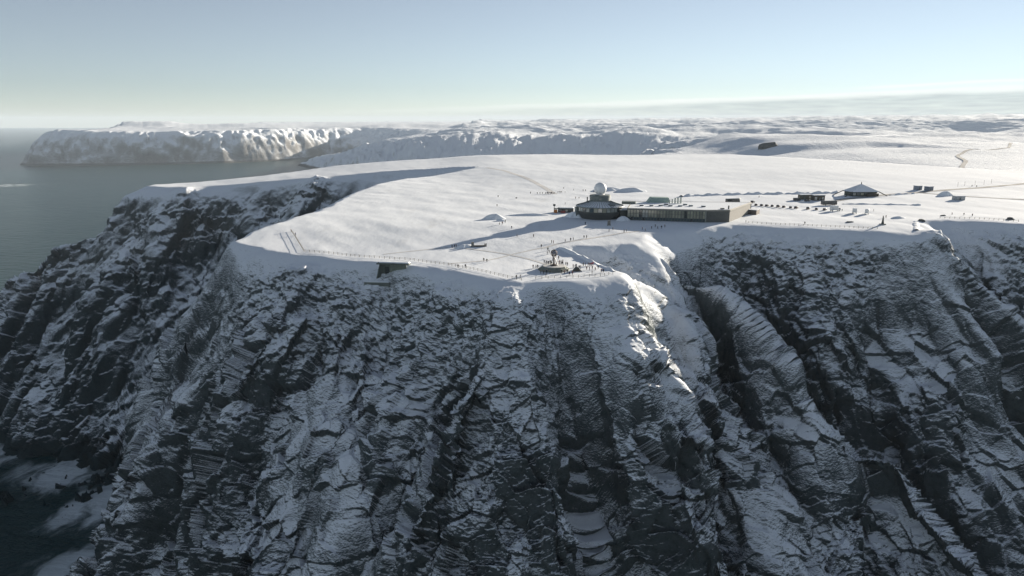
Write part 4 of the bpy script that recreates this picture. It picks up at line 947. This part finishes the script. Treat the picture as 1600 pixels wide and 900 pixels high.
for x, y, lb in [(45.9, 652.3, 'lone tiny person highest on the snow left of dome'), (53.8, 640.5, 'lone person in black on the snow, above left of dome'), (-11.2, 589.5, 'lone person on open snow far above the big snow mound'),
                 (-10.8, 527.9, 'lone person on the snow just above the big snow mound'), (39.2, 539.2, 'lone person on snow above the service shed'), (-0.2, 423.0, 'lone person walking below the big snow mound on the right'),
                 (2.8, 399.2, 'lone person standing at lower edge of the long hall shadow'), (11.9, 399.2, 'lone person on sunlit snow below the long hall shadow'), (15.2, 373.7, 'lone person on path above the lookout'), (18.2, 366.4, 'lone person on path beside the bright snow bank'),
                 (-14.2, 376.8, 'lone person at right end of the low monument wall'), (14.5, 306.2, 'lone person in shade in front of the globe platform'), (19.9, 350.9, 'lone person behind and left of the globe'), (39.0, 324.7, 'lone person right of the red jackets at the lookout'),
                 (35.0, 312.9, 'lone person near the lookout rim right of platform'), (43.9, 435.5, 'lone person in hall shade below left of round hall'), (142.2, 442.2, 'lone person near the rim right of the stone side wall'),
                 (196.5, 582.9, 'lone person far back on snow behind the parked cars'), (226.4, 500.7, 'lone person just right of the white box truck'), (246.6, 497.6, 'lone person right of the two camper vans'), (176.0, 437.0, 'lone person at the rim fence midway to the obelisk'),
                 (290.5, 481.2, 'lone person along the far right rim, leftmost of three apart'), (296.7, 478.6, 'lone person along the far right rim, middle of three apart'), (299.1, 473.5, 'lone person along the far right rim, rightmost of three apart')]:
    person(x, y, lb, _pr.choice(DK), group='visitors scattered over the snow')
for pts, where in [([(2.7, 577.2), (3.7, 577.2)], 'on open snow left of the far crowd'), ([(21.0, 383.0), (21.9, 382.0)], 'on the path above the lookout'), ([(-31.0, 373.7), (-29.9, 374.7), (-29.0, 375.8)], 'standing left of the low stone monument'),
                   ([(-13.4, 341.6), (-11.9, 340.1)], 'on open snow above the rim fence'), ([(-24.6, 326.7), (-21.2, 326.7)], 'walking along the rim fence'), ([(1.9, 304.1), (3.5, 304.7)], 'at the corner of the rim fence'),
                   ([(9.6, 326.2), (10.9, 326.2), (11.7, 326.2)], 'left of the globe platform'), ([(22.5, 347.3), (21.2, 349.9)], 'on snow behind the globe'), ([(61.4, 634.3), (63.4, 634.3)], 'on far snow left of dome'), ([(69.4, 621.4), (70.8, 621.4)], 'on far snow just left of dome'),
                   ([(49.9, 575.2), (52.6, 575.2)], 'on snow above left of the round hall roof'), ([(55.3, 413.2), (58.1, 417.9)], 'below the grey memorial stone'), ([(75.4, 419.9), (76.4, 415.8)], 'at edge of hall shade below glass front'), ([(236.3, 463.7), (239.4, 466.3)], 'above the obelisk'),
                   ([(418.8, 669.4), (420.8, 665.8)], 'on the road at far right'), ([(39.4, 396.0), (40.8, 396.0)], 'on sunlit snow above the gully hump'), ([(-125.6, 412.2), (-120.4, 402.8)], 'at the far left corner fence'), ([(24.9, 309.8), (26.3, 311.3)], 'in front of platform near the low shelter'), ([(39.4, 316.5), (40.3, 315.9)], 'at right end of the lookout'),
                   ([(-4.1, 444.2), (-7.5, 434.4), (-5.8, 436.5)], 'at foot of the big snow mound'), ([(81.2, 422.5), (84.4, 427.7), (84.8, 422.5), (87.3, 424.1), (89.9, 427.2)], 'in hall shade before the glass front')]:
    cluster(sorted(pts, key=lambda p: p[0] / p[1]), where, 'visitors in small parties')
cluster([(14.7, 327.2), (15.6, 326.2), (16.6, 325.5), (17.4, 326.6)], 'standing on platform left of the globe', 'visitors round the globe', dz=1.9)
cluster([(20.4, 326.0), (21.4, 325.4), (22.2, 326.3), (23.0, 325.0)], 'standing on platform right of the globe', 'visitors round the globe', dz=1.9)
cluster([(15.7, 333.0), (16.7, 335.4), (18.3, 333.4)], 'behind platform, left of globe', 'visitors round the globe')
cluster([(22.3, 337.5), (23.2, 333.4), (23.9, 338.5), (24.8, 332.4), (25.6, 332.4)], 'behind platform, right of globe', 'visitors round the globe')
cluster([(27.9, 327.4), (28.7, 326.6), (29.4, 328.8)], 'above the low shelter', 'visitors at the lookout'); cluster([(30.4, 324.6), (31.2, 325.2)], 'right above the low shelter', 'visitors at the lookout')
cluster([(32.9, 331.3), (33.9, 331.3), (35.3, 332.4), (36.0, 331.3), (36.8, 332.4), (37.6, 333.6)], 'lined up below the bright snow bank', 'visitors at the lookout', ['black', 'navy', 'black', 'maroon', 'red', 'red'])
cluster([(12.6, 314.0), (13.8, 313.2), (15.2, 314.4), (16.6, 313.0)], 'in front of the globe platform', 'visitors round the globe')
cluster([(21.8, 314.6), (23.0, 313.8), (24.4, 316.0)], 'at right front of the globe platform', 'visitors round the globe')
cluster([(33.6, 322.4), (34.8, 321.4), (36.2, 323.2), (37.2, 320.4)], 'in the middle of the lookout', 'visitors at the lookout')
cluster([(18.6, 361.0), (19.8, 359.5), (17.5, 357.6)], 'on path left of the snow bank', 'visitors in small parties')
cluster([(31.5, 388.5), (33.0, 389.4), (28.4, 385.8)], 'on the path toward the glass hall', 'visitors in small parties')
cluster([(63.5, 411.0), (65.0, 412.2)], 'on the sunlit path below the glass hall', 'visitors in small parties')
# ---------------------------------------------------------------- fences, roads, rocks
WOOD = paint('grey_fence_wood', (0.16, 0.145, 0.12), 0.85, var=0.25)
_post = MB().box(0, 0, -0.5, 0.16, 0.16, 1.75).mesh('post', WOOD)
def fence(label, pts, gap=2.6):
    P2 = [Vector(p) for p in pts]; z0 = ground(*pts[0]); root = thing('rim_fence', label, 'fence', (pts[0][0], pts[0][1], z0))
    path = []
    for p, q in zip(P2, P2[1:]):
        n = max(1, round((q - p).length / gap)); path += [p + (q - p) * (i / n) for i in range(n)]
    path.append(P2[-1]); co = [Vector((p.x, p.y, ground(p.x, p.y))) - Vector((pts[0][0], pts[0][1], z0)) for p in path]
    for c in co:
        o = bpy.data.objects.new('post', _post); COL.objects.link(o); o.parent = root; o.location = c
    for h in (0.55, 1.1): MB().tube([c + Vector((0, 0, h)) for c in co], 0.045, 4).build('rail', WOOD, root)
fence('long wooden rail fence along the front rim of plateau', [(-104.4, 363.5), (-88.6, 358.0), (-74.6, 351.5), (-48.8, 344.5), (-29.5, 332.8), (-17.1, 321.0), (0.0, 303.5), (4.0, 300.5)])
fence('short rail fence running back from left corner of the rim', [(-126.0, 414), (-119, 398), (-112, 381), (-105.2, 364.5)])
fence('rail fence along the rim right of the globe platform', [(10.0, 302.5), (26, 305.0), (38.1, 308.2), (44.0, 312.2)])
fence('rail fence along the rim between glass hall and obelisk', [(143.3, 441.5), (163.2, 434.0), (187.6, 427.6), (212.4, 422.0)])
fence('rail fence along the rim at the far right', [(273.1, 464.7), (291.7, 459.0), (311.9, 447.9)])
m, t = new_mat('trodden_track'); b = NB(t); P = b.n('ShaderNodeNewGeometry').outputs['Position']
n_ = b.noise(P, 0.35, 5, 0.65)
pr = b.n('ShaderNodeBsdfPrincipled', {'Base Color': b.mix(b.rng(n_, 0.35, 0.65), (0.24, 0.24, 0.235), (0.46, 0.46, 0.45)), 'Roughness': 0.9, 'Specular IOR Level': 0.03}); b.out(pr.outputs[0]); M_ROAD = m
def ribbon(name, pts, w, hfun, lift=0.12, step=6.0):
    P2 = [Vector(p) for p in pts]; path = []
    for p, q in zip(P2, P2[1:]):
        n = max(1, int((q - p).length / step)); path += [p + (q - p) * (i / n) for i in range(n)]
    path.append(P2[-1])
    for _ in range(4): path = [path[0]] + [(path[i - 1] + path[i] * 2 + path[i + 1]) / 4 for i in range(1, len(path) - 1)] + [path[-1]]
    vs = []; fs = []; k = 4
    for i, p in enumerate(path):
        d = (path[min(i + 1, len(path) - 1)] - path[max(0, i - 1)]).normalized(); n = Vector((-d.y, d.x))
        for j in range(k): e = p + n * (w * (-0.5 + j / (k - 1))); vs.append((e.x, e.y, hfun(e.x, e.y) + lift))
    for i in range(len(path) - 1):
        for j in range(k - 1): a = i * k + j; fs.append((a, a + k, a + k + 1, a + 1))
    o = MB().add(vs, fs).build(name, M_ROAD); o['kind'] = 'structure'; return o
ribbon('road', [(560, 730), (481.6, 692.1), (444.9, 672.5), (411.4, 656.0), (378.7, 639.0), (356.0, 628.3), (339.0, 616.9), (319.7, 610.7), (300, 600), (270, 580), (245, 560)], 6.0, ground, 0.15)
ribbon('side_road', [(342.8, 619.0), (353.2, 604.1), (372.4, 584.0), (398.9, 570.6), (440, 560)], 4.0, ground, 0.15)
M_TRACK = paint('footprints_in_snow', (0.62, 0.62, 0.61), 0.8, var=0.12, scale=0.6)
for pts, w_ in (([(36, 613), (29, 665), (18, 735), (3, 806), (-11, 873), (-32, 925)], 5.0), ([(18, 331), (14, 339), (7, 349), (-6, 362), (-24, 372)], 1.6), ([(15, 371), (27, 384), (39, 393), (58, 407), (73, 416)], 2.0), ([(-33, 375), (-49, 366), (-64, 358)], 1.4), ([(15, 372), (0, 358), (-12, 343), (-30, 336)], 1.4)):
    o = ribbon('snow_track', pts, w_, ground, 0.07, 3.0); o.data.materials[0] = M_TRACK
def fh(x, y): return float(far_h(np.array([[x]]), np.array([[y]]))[0, 0])
ribbon('far_road', [(1700, 2500), (1560, 2330), (1330, 1990), (1241, 1900), (1170, 1850), (1050, 1720), (947, 1579), (895, 1480), (859, 1401), (760, 1250), (690, 1120)], 7.5, fh, 1.0, 14.0)
# rocks that stand out of the snow
ROCKM = paint('bare_rock', (0.07, 0.075, 0.075), 0.9, var=0.3, scale=0.8)
def boulder(name, label, cat, x, y, s3, seed, z=None):
    bm = bmesh.new(); bmesh.ops.create_icosphere(bm, subdivisions=2, radius=1.0); r = random.Random(seed)
    for v_ in bm.verts:
        k = 1 + 0.28 * math.sin(3 * v_.co.x + seed) * math.cos(4 * v_.co.y - seed) + 0.16 * r.uniform(-1, 1); v_.co = Vector((v_.co.x * s3[0] * k, v_.co.y * s3[1] * k, v_.co.z * s3[2] * k))
    me = bpy.data.meshes.new(name); bm.to_mesh(me); bm.free(); me.materials.append(ROCKM)
    o = bpy.data.objects.new(name, me); COL.objects.link(o); o.location = (x, y, ground(x, y) if z is None else z); return tag(o, label, cat)
boulder('boulder', 'dark boulder on the rim at the right picture edge', 'boulder', 312.5, 457, (2.6, 2.0, 1.4), 1)
boulder('boulder', 'dark boulder in shaded snow right of the spur crest', 'boulder', 254.5, 452.5, (2.0, 1.6, 1.1), 2)
boulder('boulder', 'small dark rock on the snow left of the obelisk', 'boulder', 206, 444, (2.2, 1.2, 0.7), 3)
boulder('boulder', 'small dark rock beside the walkers on the far right rim', 'boulder', 281.5, 476.0, (1.8, 1.2, 0.6), 4)
boulder('rock_outcrop', 'dark rock outcrop on the far snow slope behind the plateau crest', 'rock', 690, 2010, (27, 12, 11), 6, fh(690, 2010) + 2)
for i, (x, y) in enumerate([(405, 668), (416, 676), (428, 680), (440, 686), (452, 694)]):
    t_ = thing('marker_pole', f'thin snow marker pole beside the road, {NTH[i]} from left of five', 'pole', (x, y, ground(x, y)), 0, 'marker poles beside the road')
    MB().tube([(0, 0, -0.5), (0, 0, 4.2)], 0.09, 6).build('pole', BROWN, t_); MB().lathe([(0.13, 3.5), (0.13, 4.0)], 8).build('band', WHITE, t_)
